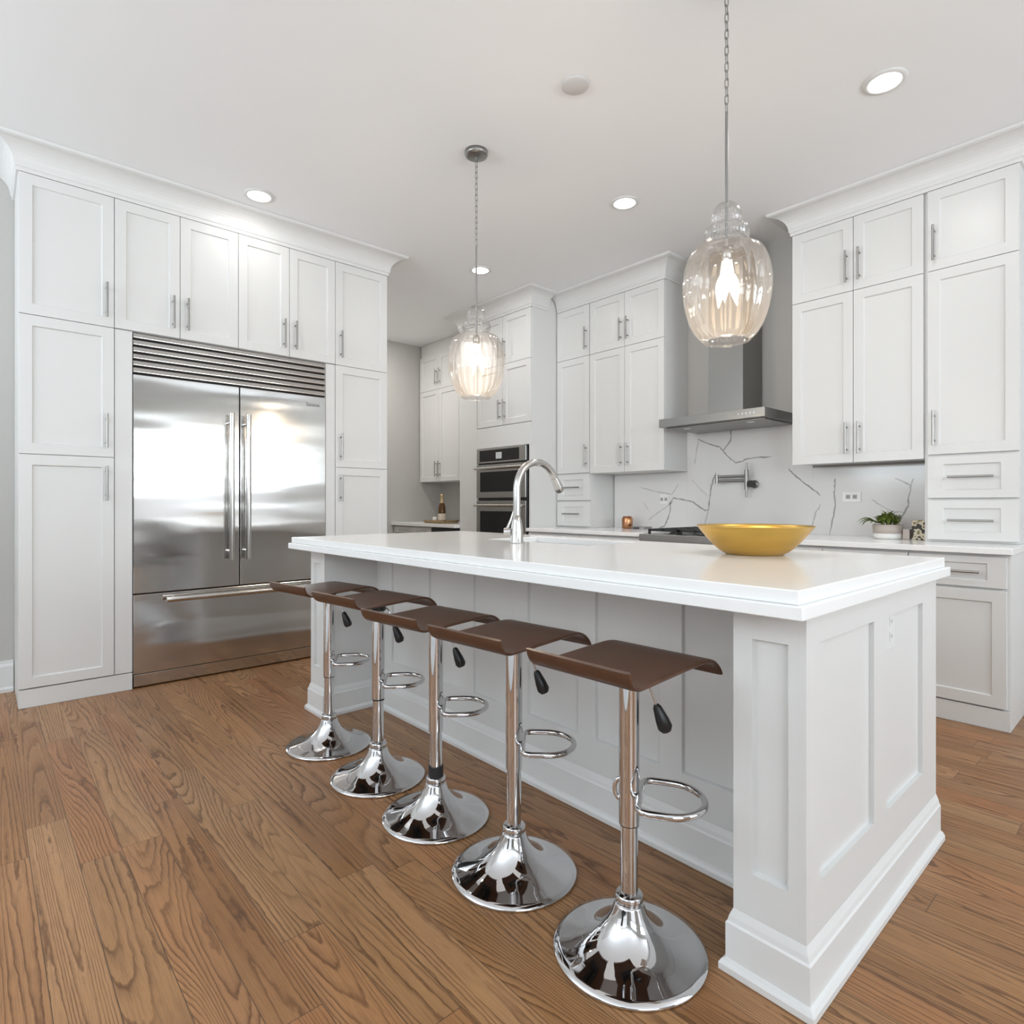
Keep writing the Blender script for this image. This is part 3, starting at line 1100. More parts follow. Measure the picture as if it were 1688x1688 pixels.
t = thing('serving_tray', 'round-cornered wooden tray on the pantry nook counter', 'tray', (-5.52, 3.87, 0.8905))
bm = NB(); box(bm, -5.70, -5.36, 3.76, 3.98, 0.8906, 0.903); obj('tray_base', bm, M['traywood'], t, 0.004)
bm = NB()
tube(bm, [(-5.70, 3.76, 0.914), (-5.36, 3.76, 0.914), (-5.36, 3.98, 0.914), (-5.70, 3.98, 0.914)], 0.011, 8, closed=True)
obj('rim', bm, M['traywood'], t)
t = thing('champagne_bottle', 'amber champagne bottle with cream label standing on the wooden tray', 'bottle', (-5.50, 3.86, 0.9035))
c = (-5.50, 3.86)
zb = 0.9035
bm = NB(); lathe(bm, [(0, zb), (0.040, zb), (0.043, zb + .006), (0.043, zb + .13), (0.038, zb + .17), (0.026, zb + .21), (0.017, zb + .245), (0.015, zb + .26), (0, zb + .26)], c, 28); obj('glass_body', bm, M['bottle'], t)
bm = NB(); lathe(bm, [(0.027, zb + .212), (0.0185, zb + .245), (0.0165, zb + .28), (0.019, zb + .285), (0.019, zb + .30), (0.014, zb + .312), (0, zb + .315)], c, 24); obj('foil_neck', bm, M['foil'], t)
bm = NB(); lathe(bm, [(0.0436, zb + .022), (0.0436, zb + .095)], c, 28); obj('label', bm, M['label'], t)
t = thing('candle_cup', 'small ivory cup on the left of the wooden tray', 'cup', (-5.62, 3.85, 0.9035))
bm = NB(); lathe(bm, [(0, .9036), (0.022, .9036), (0.027, .91), (0.028, .957), (0.024, .957), (0.023, .915), (0, .913)], (-5.62, 3.85), 24); obj('cup_body', bm, M['candle'], t)

# ------------------------------------------------------------------ range hood
hd = thing('range_hood', 'stainless chimney range hood on the wall above the rangetop', 'range hood', (-2.25, 4.1, 1.67))
HX0, HX1, HY = -2.665, -1.838, 3.888
bm = NB()
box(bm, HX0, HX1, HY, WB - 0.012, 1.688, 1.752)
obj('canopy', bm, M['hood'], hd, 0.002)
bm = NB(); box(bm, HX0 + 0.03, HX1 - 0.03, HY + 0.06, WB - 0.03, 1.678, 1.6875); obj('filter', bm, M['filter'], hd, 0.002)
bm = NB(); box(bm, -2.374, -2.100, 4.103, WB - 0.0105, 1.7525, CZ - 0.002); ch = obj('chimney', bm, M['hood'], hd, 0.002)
bm = NB()
for i in range(5):
    box(bm, -2.0998, -2.0985, 4.13, 4.385, 2.952 + i * 0.018, 2.964 + i * 0.018)
obj('vent_slot', bm, M['black'], ch)
bm = NB()
for i in range(5):
    cyl(bm, (-2.02 + i * 0.028, HY - 0.004, 1.72), (-2.02 + i * 0.028, HY + 0.001, 1.72), 0.007, 12)
obj('control_button', bm, M['chrome'], hd)
for x in (-2.50, -2.0):
    bm = NB(); lathe(bm, [(0, 1.6755), (0.025, 1.6755), (0.028, 1.6779)], (x, HY + 0.13), 20); obj('hood_lamp', bm, M['plate'], hd)

# pot filler on the backsplash
t = thing('pot_filler', 'wall-mounted folding pot filler above the rangetop', 'faucet', (-2.18, WB - 0.01, 1.29))
yb = WB - 0.0105
bm = NB(); lathe(bm, [(0, 0), (0.030, 0), (0.031, 0.006), (0.014, 0.014), (0, 0.014)], (0, 0), 24)
bmesh.ops.rotate(bm, verts=bm.verts[:], cent=(0, 0, 0), matrix=Matrix.Rotation(PI / 2, 3, 'X'))
bmesh.ops.translate(bm, verts=bm.verts[:], vec=(-2.155, yb, 1.255))
obj('wall_flange', bm, M['nickel'], t)
bm = NB()
tube(bm, [(-2.155, yb - 0.006, 1.255), (-2.155, yb - 0.045, 1.255), (-2.192, yb - 0.06, 1.255)], 0.011, 12)
tube(bm, [(-2.192, yb - 0.06, 1.215), (-2.192, yb - 0.06, 1.365)], 0.0155, 14)
tube(bm, [(-2.192, yb - 0.06, 1.155), (-2.192, yb - 0.06, 1.42)], 0.008, 12)
obj('valve_post', bm, M['nickel'], t)
bm = NB()
tube(bm, [(-2.192, yb - 0.06, 1.318), (-2.43, yb - 0.07, 1.318)], 0.010, 12)
tube(bm, [(-2.192, yb - 0.06, 1.285), (-2.43, yb - 0.07, 1.285)], 0.010, 12)
tube(bm, [(-2.43, yb - 0.07, 1.335), (-2.43, yb - 0.07, 1.265)], 0.014, 14)
obj('folding_arm', bm, M['nickel'], t)
bm = NB(); cyl(bm, (-2.150, yb - 0.05, 1.256), (-2.150, yb - 0.085, 1.256), 0.026, 20); obj('valve_knob', bm, M['iron'], t)


def outlet(F, u, z, label, horizontal, w=0.115, h=0.072):
    t = thing('outlet_plate', label, 'outlet', F.p(u, 0.0, z))
    if not horizontal:
        w, h = h, w
    bm = NB(); fbox(bm, F, u - w / 2, u + w / 2, 0.0004, 0.006, z - h / 2, z + h / 2); obj('cover', bm, M['plate'] if horizontal else M['paintplate'], t, 0.002)
    for s in (-1, 1):
        bm = NB()
        du, dz = (s * 0.021, 0) if horizontal else (0, s * 0.021)
        fbox(bm, F, u + du - 0.014, u + du + 0.014, 0.0061, 0.0072, z + dz - 0.014, z + dz + 0.014)
        rc = obj('receptacle', bm, M['paintplate'] if not horizontal else M['slot'], t, 0.003)
        bm = NB()
        for e in (-0.005, 0.005):
            fbox(bm, F, u + du + e - 0.001, u + du + e + 0.001, 0.0073, 0.0078, z + dz - 0.005, z + dz + 0.005)
        obj('slot', bm, M['rubber'] if horizontal else M['slot'], rc)


FS = Face('S', WB - 0.0104)
outlet(FS, -1.481, 1.153, 'white outlet plate on the backsplash above the counter near the potted plant', True)
outlet(FS, -2.961, 1.145, 'white outlet plate on the backsplash left of the rangetop', True, 0.085, 0.085)

# ------------------------------------------------------------------ island
IX0, IX1 = -3.126, -0.540       # post faces
IY0, IYR, IY1 = 1.337, 1.640, 2.365
ZI = 0.8665
isl = thing('kitchen_island', 'white panelled kitchen island with stepped base moulding behind the bar stools', 'island', ((IX0 + IX1) / 2, 1.9, 0))
PW = 0.168
FP = Face('S', IY0)
FR_ = Face('S', IYR)
FE = Face('E', IX1)
EB = 0.016
for (a, b, h0, h1) in ((IX1 - PW, IX1 - EB - 0.0001, -0.662, -0.579), (IX0 + EB + 0.0001, IX0 + PW, IX0 + 0.040, IX0 + 0.122)):
    bm = NB()
    shaker(bm, FP, a, b, 0.001, ZI - 0.001, rec=0.014, n_back=-(IYR - IY0 - 0.0005), holes=[(h0, h1, 0.245, 0.792)])
    obj('corner_post', bm, M['paint'], isl)
bm = NB()
holes = [(-2.80 + 0.352 * i, -2.80 + 0.352 * i + 0.270, 0.262, 0.815) for i in range(5)] + [(-1.040, -0.76, 0.262, 0.815)]
shaker(bm, FR_, IX0 + EB + 0.0005, IX1 - EB - 0.0005, 0.001, ZI - 0.001, rec=0.012, n_back=-0.03, holes=holes)
obj('front_panel', bm, M['paint'], isl, 0.0015)


def end_board(x_in, x_out):
    """frame of stiles and rails laid over the island's end, leaving two recessed panels"""
    bm = NB()
    lo, hi = min(x_in, x_out), max(x_in, x_out)
    ys = [IY0, 1.410, 1.766, 1.868, 2.212, IY1]
    zs = [0.001, 0.258, 0.794, ZI - 0.001]
    for i in range(5):
        for j in range(3):
            if i in (1, 3) and j == 1:
                continue
            box(bm, lo, hi, ys[i], ys[i + 1], zs[j], zs[j + 1])
    bmesh.ops.remove_doubles(bm, verts=bm.verts[:], dist=1e-5)
    # drop the shared inner faces between neighbouring boards
    bm.verts.index_update()
    seen = {}
    for f in bm.faces:
        seen.setdefault(tuple(sorted(v.index for v in f.verts)), []).append(f)
    dup = [f for l in seen.values() if len(l) > 1 for f in l]
    bmesh.ops.delete(bm, geom=dup, context='FACES')
    s0, s1 = (lo, lo + 0.004) if x_out > x_in else (hi - 0.004, hi)
    for a, b in ((1.410, 1.766), (1.868, 2.212)):
        box(bm, s0, s1, a - 0.002, b + 0.002, 0.256, 0.796)
    return obj('end_panel', bm, M['paint'], isl)


end_board(IX1 - EB, IX1)
end_board(IX0 + EB, IX0)
bm = NB()
cx0, cx1, cy0, cy1 = IX0 + EB + 0.0005, IX1 - EB - 0.0005, IYR + 0.0305, IY1 - 0.021
# hollow cabinet shell so the sink basin has room inside
box(bm, cx0, cx1, cy0, cy0 + 0.018, 0.001, ZI - 0.001)
box(bm, cx0, cx1, cy1 - 0.018, cy1, 0.001, ZI - 0.001)
box(bm, cx0, cx0 + 0.018, cy0 + 0.0185, cy1 - 0.0185, 0.001, ZI - 0.001)
box(bm, cx1 - 0.018, cx1, cy0 + 0.0185, cy1 - 0.0185, 0.001, ZI - 0.001)
box(bm, cx0 + 0.0185, cx1 - 0.0185, cy0 + 0.0185, cy1 - 0.0185, 0.08, 0.098)
obj('carcass', bm, M['paint'], isl)
FN = Face('N', IY1)
for i in range(5):
    w = (IX1 - IX0 - 0.08) / 5
    a = IX0 + 0.04 + i * w
    door(FN, a, a + w, 0.16, ZI - 0.012, isl, 'r' if i % 2 else 'l', 'high')
bm = NB()
pr = [(0.0003, 0.0006), (0.0255, 0.0006), (0.0255, 0.016), (0.020, 0.025), (0.0135, 0.029), (0.0135, 0.112), (0.010, 0.117), (0.0075, 0.128), (0.0003, 0.146)]
sweep_profile(bm, [(IX0, IY1 + 0.0), (IX0, IY0), (IX0 + PW, IY0), (IX0 + PW, IYR), (IX1 - PW, IYR), (IX1 - PW, IY0), (IX1, IY0), (IX1, IY1)], pr, -1)
obj('base_moulding', bm, M['trim'], isl, 0.001)

# island top: two stacked quartz layers with a stepped edge and a sink cut-out
SX0, SX1, SY0, SY1 = -2.33, -1.68, 1.915, 2.265


def slab(bm, x0, x1, y0, y1, z0, z1):
    xs, ys = [x0, SX0, SX1, x1], [y0, SY0, SY1, y1]
    top = [[bm.verts.new((x, y, z1)) for x in xs] for y in ys]
    bot = [[bm.verts.new((x, y, z0)) for x in xs] for y in ys]
    for j in range(3):
        for i in range(3):
            if i == 1 and j == 1:
                continue
            bm.faces.new((top[j][i], top[j][i + 1], top[j + 1][i + 1], top[j + 1][i]))
            bm.faces.new((bot[j][i], bot[j + 1][i], bot[j + 1][i + 1], bot[j][i + 1]))
    for i in range(3):
        for j in (0, 3):
            bm.faces.new((top[j][i], top[j][i + 1], bot[j][i + 1], bot[j][i]))
            bm.faces.new((top[i][j], top[i + 1][j], bot[i + 1][j], bot[i][j]))
    for j in (1, 2):
        bm.faces.new((top[j][1], top[j][2], bot[j][2], bot[j][1]))
        bm.faces.new((top[1][j], top[2][j], bot[2][j], bot[1][j]))


bm = NB()
LX0, LX1, LY0, LY1 = -3.180, -0.5055, 1.234, 2.392
slab(bm, LX0, LX1, LY0, LY1, 0.8672, 0.8966)
slab(bm, LX0 + 0.013, LX1 - 0.013, LY0 + 0.013, LY1 - 0.013, 0.8966, 0.9275)
tag(obj('island_countertop', bm, M['quartz'], None, 0.003, seg=3), 'thick white quartz island top with a stepped edge, holding the gold bowl', 'countertop')

sk = thing('undermount_sink', 'steel sink basin sunk into the island top beside the faucet', 'sink', ((SX0 + SX1) / 2, (SY0 + SY1) / 2, 0.65))
bm = NB()
a0, a1, b0, b1, zt_, zb_ = SX0 + 0.001, SX1 - 0.001, SY0 + 0.001, SY1 - 0.001, 0.8668, 0.67
box(bm, a0 - 0.02, a1 + 0.02, b0 - 0.02, b0 - 0.001, zb_, zt_ - 0.001)
box(bm, a0 - 0.02, a1 + 0.02, b1 + 0.001, b1 + 0.02, zb_, zt_ - 0.001)
box(bm, a0 - 0.02, a0 - 0.001, b0 - 0.001, b1 + 0.001, zb_, zt_ - 0.001)
box(bm, a1 + 0.001, a1 + 0.02, b0 - 0.001, b1 + 0.001, zb_, zt_ - 0.001)
box(bm, a0 - 0.02, a1 + 0.02, b0 - 0.02, b1 + 0.02, zb_ - 0.012, zb_)
obj('basin', bm, M['sink'], sk)
bm = NB(); lathe(bm, [(0, zb_ + .003), (0.04, zb_ + .003), (0.045, zb_ + 0.0005)], ((SX0 + SX1) / 2, (SY0 + SY1) / 2), 24); obj('drain', bm, M['chrome'], sk)

# faucet
fx, fy, fz = -2.0, 1.815, 0.9278
fc = thing('kitchen_faucet', 'satin nickel gooseneck pull-down faucet on the island', 'faucet', (fx, fy, fz))
bm = NB()
lathe(bm, [(0, fz), (0.031, fz), (0.031, fz + .004), (0.029, fz + .008), (0.0285, fz + .055), (0.022, fz + .10), (0.0165, fz + .125), (0, fz + .125)], (fx, fy), 28)
obj('faucet_base', bm, M['faucet'], fc)
bm = NB()
pts = [(fx, fy, fz + .11), (fx, fy, fz + .18), (fx, fy, fz + .235)]
R_ = 0.128
zc = fz + .243
for i in range(1, 19):
    a = PI - i / 18 * math.radians(152)
    pts.append((fx, fy + R_ + R_ * math.cos(a), zc + R_ * math.sin(a)))
tube(bm, pts, 0.0165, 18)
obj('gooseneck', bm, M['faucet'], fc)
e0, e1 = Vector(pts[-2]), Vector(pts[-1])
dr = (e1 - e0).normalized()
bm = NB()
tube(bm, [e1 + dr * 0.001, e1 + dr * 0.012, e1 + dr * 0.05, e1 + dr * 0.072, e1 + dr * 0.076], [0.0170, 0.0180, 0.0215, 0.0225, 0.020], 20)
hd_ = obj('spray_head', bm, M['faucet'], fc)
bm = NB()
tube(bm, [e1 + dr * 0.0765, e1 + dr * 0.079], 0.016, 18)
obj('nozzle', bm, M['black'], hd_)
bm = NB()
lv = Vector((-0.75, -0.60, 0)).normalized()
b_ = Vector((fx, fy, fz + .052))
tube(bm, [b_ + lv * 0.026, b_ + lv * 0.058], 0.0165, 16)
tube(bm, [b_ + lv * 0.046 + Vector((0, 0, .008)), b_ + lv * 0.046 + Vector((0.004, 0.02, .05)), b_ + lv * 0.040 + Vector((0.012, 0.028, .10))], [0.008, 0.0062, 0.0055], 12)
obj('lever_handle', bm, M['faucet'], fc)

outlet(Face('E', IX1 - EB + 0.004), 1.925, 0.752, 'white outlet plate on the near end panel of the island', False, 0.115, 0.072)

# gold bowl
bx_, by_, bz_ = -1.005, 2.045, 0.9279
bm = NB()
prof = [(0, bz_), (0.094, bz_), (0.099, bz_ + .003)]
for i in range(1, 11):
    f = i / 10
    prof.append((0.099 + 0.094 * f ** 0.80, bz_ + 0.003 + 0.095 * f ** 1.08))
prof += [(0.196, bz_ + .0995), (0.195, bz_ + .101), (0.191, bz_ + .1005)]
for i in range(9, -1, -1):
    f = i / 10
    prof.append((0.095 + 0.094 * f ** 0.80, bz_ + 0.008 + 0.092 * f ** 1.08))
prof += [(0.0, bz_ + .007)]
lathe(bm, prof, (bx_, by_), 72)
tag(obj('serving_bowl', bm, M['gold']), 'wide shallow brushed gold bowl on the island top', 'bowl')

# ------------------------------------------------------------------ small things on the hood-wall counter
t = thing('copper_canister', 'small copper canister on the counter left of the rangetop', 'canister', (-3.245, 4.257, 0.8903))
bm = NB(); lathe(bm, [(0, .8904), (0.040, .8904), (0.047, .90), (0.048, .975), (0.040, .991), (0, .991)], (-3.245, 4.257), 32); obj('canister_body', bm, M['copper'], t)
bm = NB(); lathe(bm, [(0.0395, .9915), (0.037, .997), (0, .999)], (-3.245, 4.257), 32); obj('lid', bm, M['copper'], t)
bm = NB()
box(bm, -3.16, -3.015, 4.19, 4.31, .906, .9105)
box(bm, -3.155, -3.145, 4.2, 4.3, .8904, .9055); box(bm, -3.03, -3.02, 4.2, 4.3, .8904, .9055)
tag(obj('spoon_rest', bm, M['greymetal'], None, 0.002), 'low grey metal rest lying right beside the copper canister', 'tray')

px_, py_, pz_ = -1.207, 4.195, 0.8903
t = thing('potted_plant', 'green leafy plant in a short two-tone ceramic pot on the counter', 'plant', (px_, py_, pz_))
bm = NB(); lathe(bm, [(0, pz_), (0.070, pz_), (0.077, pz_ + .006), (0.079, pz_ + .034), (0, pz_ + .034)], (px_, py_), 36); obj('pot_base', bm, M['potwhite'], t)
bm = NB(); lathe(bm, [(0.0785, pz_ + .0345), (0.080, pz_ + .036), (0.081, pz_ + .088), (0.075, pz_ + .088), (0.074, pz_ + .078), (0, pz_ + .078)], (px_, py_), 36); obj('pot_rim', bm, M['potgrey'], t)
bm = NB()
rp = random.Random(11)


def leaf(bm, p, d, up, L_, w):
    d = d.normalized()
    s_ = d.cross(up).normalized()
    u = s_.cross(d).normalized()
    n = 5
    prev = None
    for i in range(n + 1):
        f = i / n
        c_ = p + d * (L_ * f) + u * (0.28 * L_ * math.sin(f * PI * 0.8) - 0.25 * L_ * f * f)
        ww = w * math.sin(PI * min(1, 0.08 + f * 0.92)) ** 0.8 if i < n else 0.0005
        cur = [bm.verts.new(c_ - s_ * ww + u * ww * 0.35), bm.verts.new(c_), bm.verts.new(c_ + s_ * ww + u * ww * 0.35)]
        if prev:
            for k in range(2):
                ff = bm.faces.new((prev[k], prev[k + 1], cur[k + 1], cur[k]))
                ff.smooth = True
        prev = cur


for i in range(110):
    a = rp.uniform(0, 2 * PI)
    el = rp.uniform(0.1, 1.45)
    r0 = rp.uniform(0.0, 0.055)
    p = Vector((px_ + r0 * math.cos(a), py_ + r0 * math.sin(a), pz_ + 0.082 + rp.uniform(0, 0.055) * (1 - r0 / 0.09)))
    d = Vector((math.cos(a + rp.uniform(-.6, .6)) * math.cos(el), math.sin(a + rp.uniform(-.6, .6)) * math.cos(el), math.sin(el)))
    leaf(bm, p, d, Vector((0, 0, 1)) if el < 1.2 else Vector((1, 0, 0.3)), rp.uniform(0.035, 0.062), rp.uniform(0.010, 0.016))
for k in range(3):
    leaf(bm, Vector((px_ - 0.05, py_ - 0.05, pz_ + 0.098)), Vector((-0.9 - 0.1 * k, -0.5 + 0.3 * k, 0.10 - 0.14 * k)), Vector((0, 0, 1)), 0.105 - 0.01 * k, 0.020)
obj('foliage', bm, M['leaf'], t)
bm = NB(); lathe(bm, [(0, pz_ + .0785), (0.0735, pz_ + .0785), (0.06, pz_ + .082), (0, pz_ + .083)], (px_, py_), 24); obj('soil', bm, M['soil'], t)

bm = NB(); box(bm, -1.075, -0.995, 4.17, 4.25, 0.8903, 1.008)
tag(obj('ornament_box', bm, M['pattern'], None, 0.004), 'beige and black patterned ornament box tucked against the tall hutch', 'ornament')
bm = NB(); box(bm, -1.122, -1.085, 4.17, 4.215, 0.8903, 0.952)
tag(obj('ornament_block', bm, M['potgrey'], None, 0.004), 'short brownish block left of the patterned ornament box', 'ornament')

# ------------------------------------------------------------------ ceiling fixtures
def downlight(x, y, label, watts=3.6):
    t = thing('recessed_light', label, 'ceiling light', (x, y, CZ), 'recessed ceiling lights')
    bm = NB()
    lathe(bm, [(0.068, CZ - 0.0075), (0.074, CZ - 0.009), (0.090, CZ - 0.005), (0.092, CZ - 0.0005), (0.066, CZ - 0.0005)], (x, y), 48, close=True)
    obj('trim_ring', bm, M['trim'], t)
    bm = NB(); lathe(bm, [(0.0655, CZ - 0.001), (0.0655, CZ - 0.0045), (0, CZ - 0.0045)], (x, y), 40); obj('lens', bm, M['lens'], t)
    l = bpy.data.lights.new('downlight_glow', 'AREA')
    l.shape = 'DISK'; l.size = 0.12; l.energy = watts; l.color = (1, 0.97, 0.93)
    o = bpy.data.objects.new('downlight_glow', l)
    COL.objects.link(o)
    o.parent = t
    o.location = (0, 0, -0.012)


downlight(-0.907, 3.11, 'round recessed ceiling light above the right-hand hutch cabinets')
downlight(-2.392, 3.11, 'round recessed ceiling light in front of the range hood')
downlight(-3.878, 3.11, 'round recessed ceiling light nearest the oven tower, behind the far pendant')
downlight(-3.872, 1.319, 'round recessed ceiling light in front of the refrigerator cabinets', 1.5)
downlight(-5.70, 3.00, 'unseen ceiling light added to brighten the pantry nook, hidden behind the refrigerator cabinets', 17)  # added out of view to lift the nook and the far ceiling
bm = NB(); lathe(bm, [(0, CZ - 0.012), (0.058, CZ - 0.012), (0.0655, CZ - 0.007), (0.066, CZ - 0.0006), (0, CZ - 0.0006)], (-1.871, 2.062), 48)
tag(obj('ceiling_speaker', bm, add_noise_var(mat('speaker_white', (0.62, 0.61, 0.605), 0.7), amt=0.03, nscale=300)), 'flat unlit round disc on the ceiling between the two pendants', 'ceiling disc')


def pendant(x, y, dz, label):
    t = thing('pendant_light', label, 'pendant light', (x, y, CZ), 'glass pendants over the island')
    c = (x, y)
    bm = NB(); lathe(bm, [(0, CZ - 0.030), (0.048, CZ - 0.030), (0.060, CZ - 0.025), (0.0635, CZ - 0.018), (0.0635, CZ - 0.0006), (0, CZ - 0.0006)], c, 40); obj('canopy', bm, M['nickel'], t)
    bm = NB()
    cyl(bm, (x, y, CZ - 0.031), (x, y, CZ - 0.056), 0.008, 12)
    obj('canopy_hook', bm, M['nickel'], t)
    zt, zr = CZ - 0.054, 2.545 + dz
    bm = NB()
    n = int(round((zt - zr) / 0.0305))
    p = (zt - zr) / n
    for i in range(n):
        zc = zt - (i + 0.5) * p
        ax = Vector((1, 0, 0)) if i % 2 else Vector((0, 1, 0))
        hl = p * 0.5 + 0.0030
        ring = []
        for k in range(16):
            a = 2 * PI * k / 16
            ex = 0.0065 * math.cos(a)
            ez = (hl - 0.0065) * (1 if math.sin(a) > 0 else -1) + 0.0065 * math.sin(a)
            ring.append(Vector((x, y, zc)) + ax * ex + Vector((0, 0, ez)))
        tube(bm, ring, 0.0018, 6, closed=True)
    obj('chain', bm, M['nickel'], t)
    bm = NB(); tube(bm, [(x, y, zr), (x, y, 2.02 + dz)], 0.0055, 14); obj('rod', bm, M['nickel'], t)
    g = [(0.008, 2.207), (0.030, 2.205), (0.044, 2.190), (0.052, 2.168), (0.0535, 2.150), (0.049, 2.136), (0.053, 2.129), (0.070, 2.120), (0.079, 2.106), (0.080, 2.092), (0.075, 2.075), (0.067, 2.062), (0.072, 2.054),
         (0.100, 2.046), (0.122, 2.032), (0.138, 2.005), (0.149, 1.968), (0.155, 1.920), (0.1535, 1.875), (0.147, 1.830), (0.135, 1.785), (0.117, 1.745), (0.095, 1.717), (0.080, 1.704)]
    # resample smoothly
    gg = []
    for i in range(len(g) - 1):
        for s_ in range(3):
            f = s_ / 3
            p0, p1, p2, p3 = g[max(0, i - 1)], g[i], g[i + 1], g[min(len(g) - 1, i + 2)]
            gg.append(tuple(0.5 * ((2 * p1[k]) + (-p0[k] + p2[k]) * f + (2 * p0[k] - 5 * p1[k] + 4 * p2[k] - p3[k]) * f * f + (-p0[k] + 3 * p1[k] - 3 * p2[k] + p3[k]) * f ** 3) for k in (0, 1)))
    gg.append(g[-1])
    gg = [(max(0.006, r), z + dz) for r, z in gg]
    bm = NB(); lathe(bm, gg, c, 144, rib=24, amp=0.022)
    sh = obj('glass_shade', bm, M['glass'], t)
    sh.modifiers.new('solid', 'SOLIDIFY').thickness = 0.003
    bm = NB()
    ring = [(x + 0.0785 * math.cos(2 * PI * k / 48), y + 0.0785 * math.sin(2 * PI * k / 48), 1.7035 + dz) for k in range(48)]
    tube(bm, ring, 0.0035, 8, closed=True)
    obj('rim', bm, M['glass'], sh)
    bm = NB(); lathe(bm, [(0, 2.045), (0.016, 2.045), (0.018, 2.035), (0.018, 2.005), (0.012, 1.998), (0, 1.998)], (0, 0), 20)
    for v in bm.verts:
        v.co += Vector((x, y, dz))
    obj('socket_cluster', bm, M['nickel'], t)
    for k in range(3):
        a = 0.84 + PI * 2 * k / 3
        b = Vector((math.cos(a), math.sin(a), 0))
        o0 = Vector((x, y, 2.0 + dz)) + b * 0.010
        d = (Vector((0, 0, -1)) + b * 0.17).normalized()
        bm = NB(); tube(bm, [o0, o0 + d * 0.045], 0.0105, 14); s_ = obj('socket', bm, M['plate'], t)
        bm = NB()
        pr = [(0.0, 0.006), (0.010, 0.011), (0.025, 0.0165), (0.045, 0.0185), (0.065, 0.0165), (0.090, 0.010), (0.110, 0.0045), (0.122, 0.0012)]
        tube(bm, [o0 + d * (0.0455 + q[0]) for q in pr], [q[1] for q in pr], 18)
        obj('bulb', bm, M['bulb'], t)
    l = bpy.data.lights.new('pendant_glow', 'POINT')
    l.energy = 6; l.color = (1, 0.76, 0.52); l.shadow_soft_size = 0.03
    o = bpy.data.objects.new('pendant_glow', l)
    COL.objects.link(o)
    o.parent = t
    o.location = (0, 0, 1.80 + dz - CZ)


pendant(-1.112, 2.05, 0.0, 'near clear glass pendant lamp hanging in front of the range hood')
pendant(-2.592, 2.05, -0.012, 'far clear glass pendant lamp hanging in front of the oven tower')

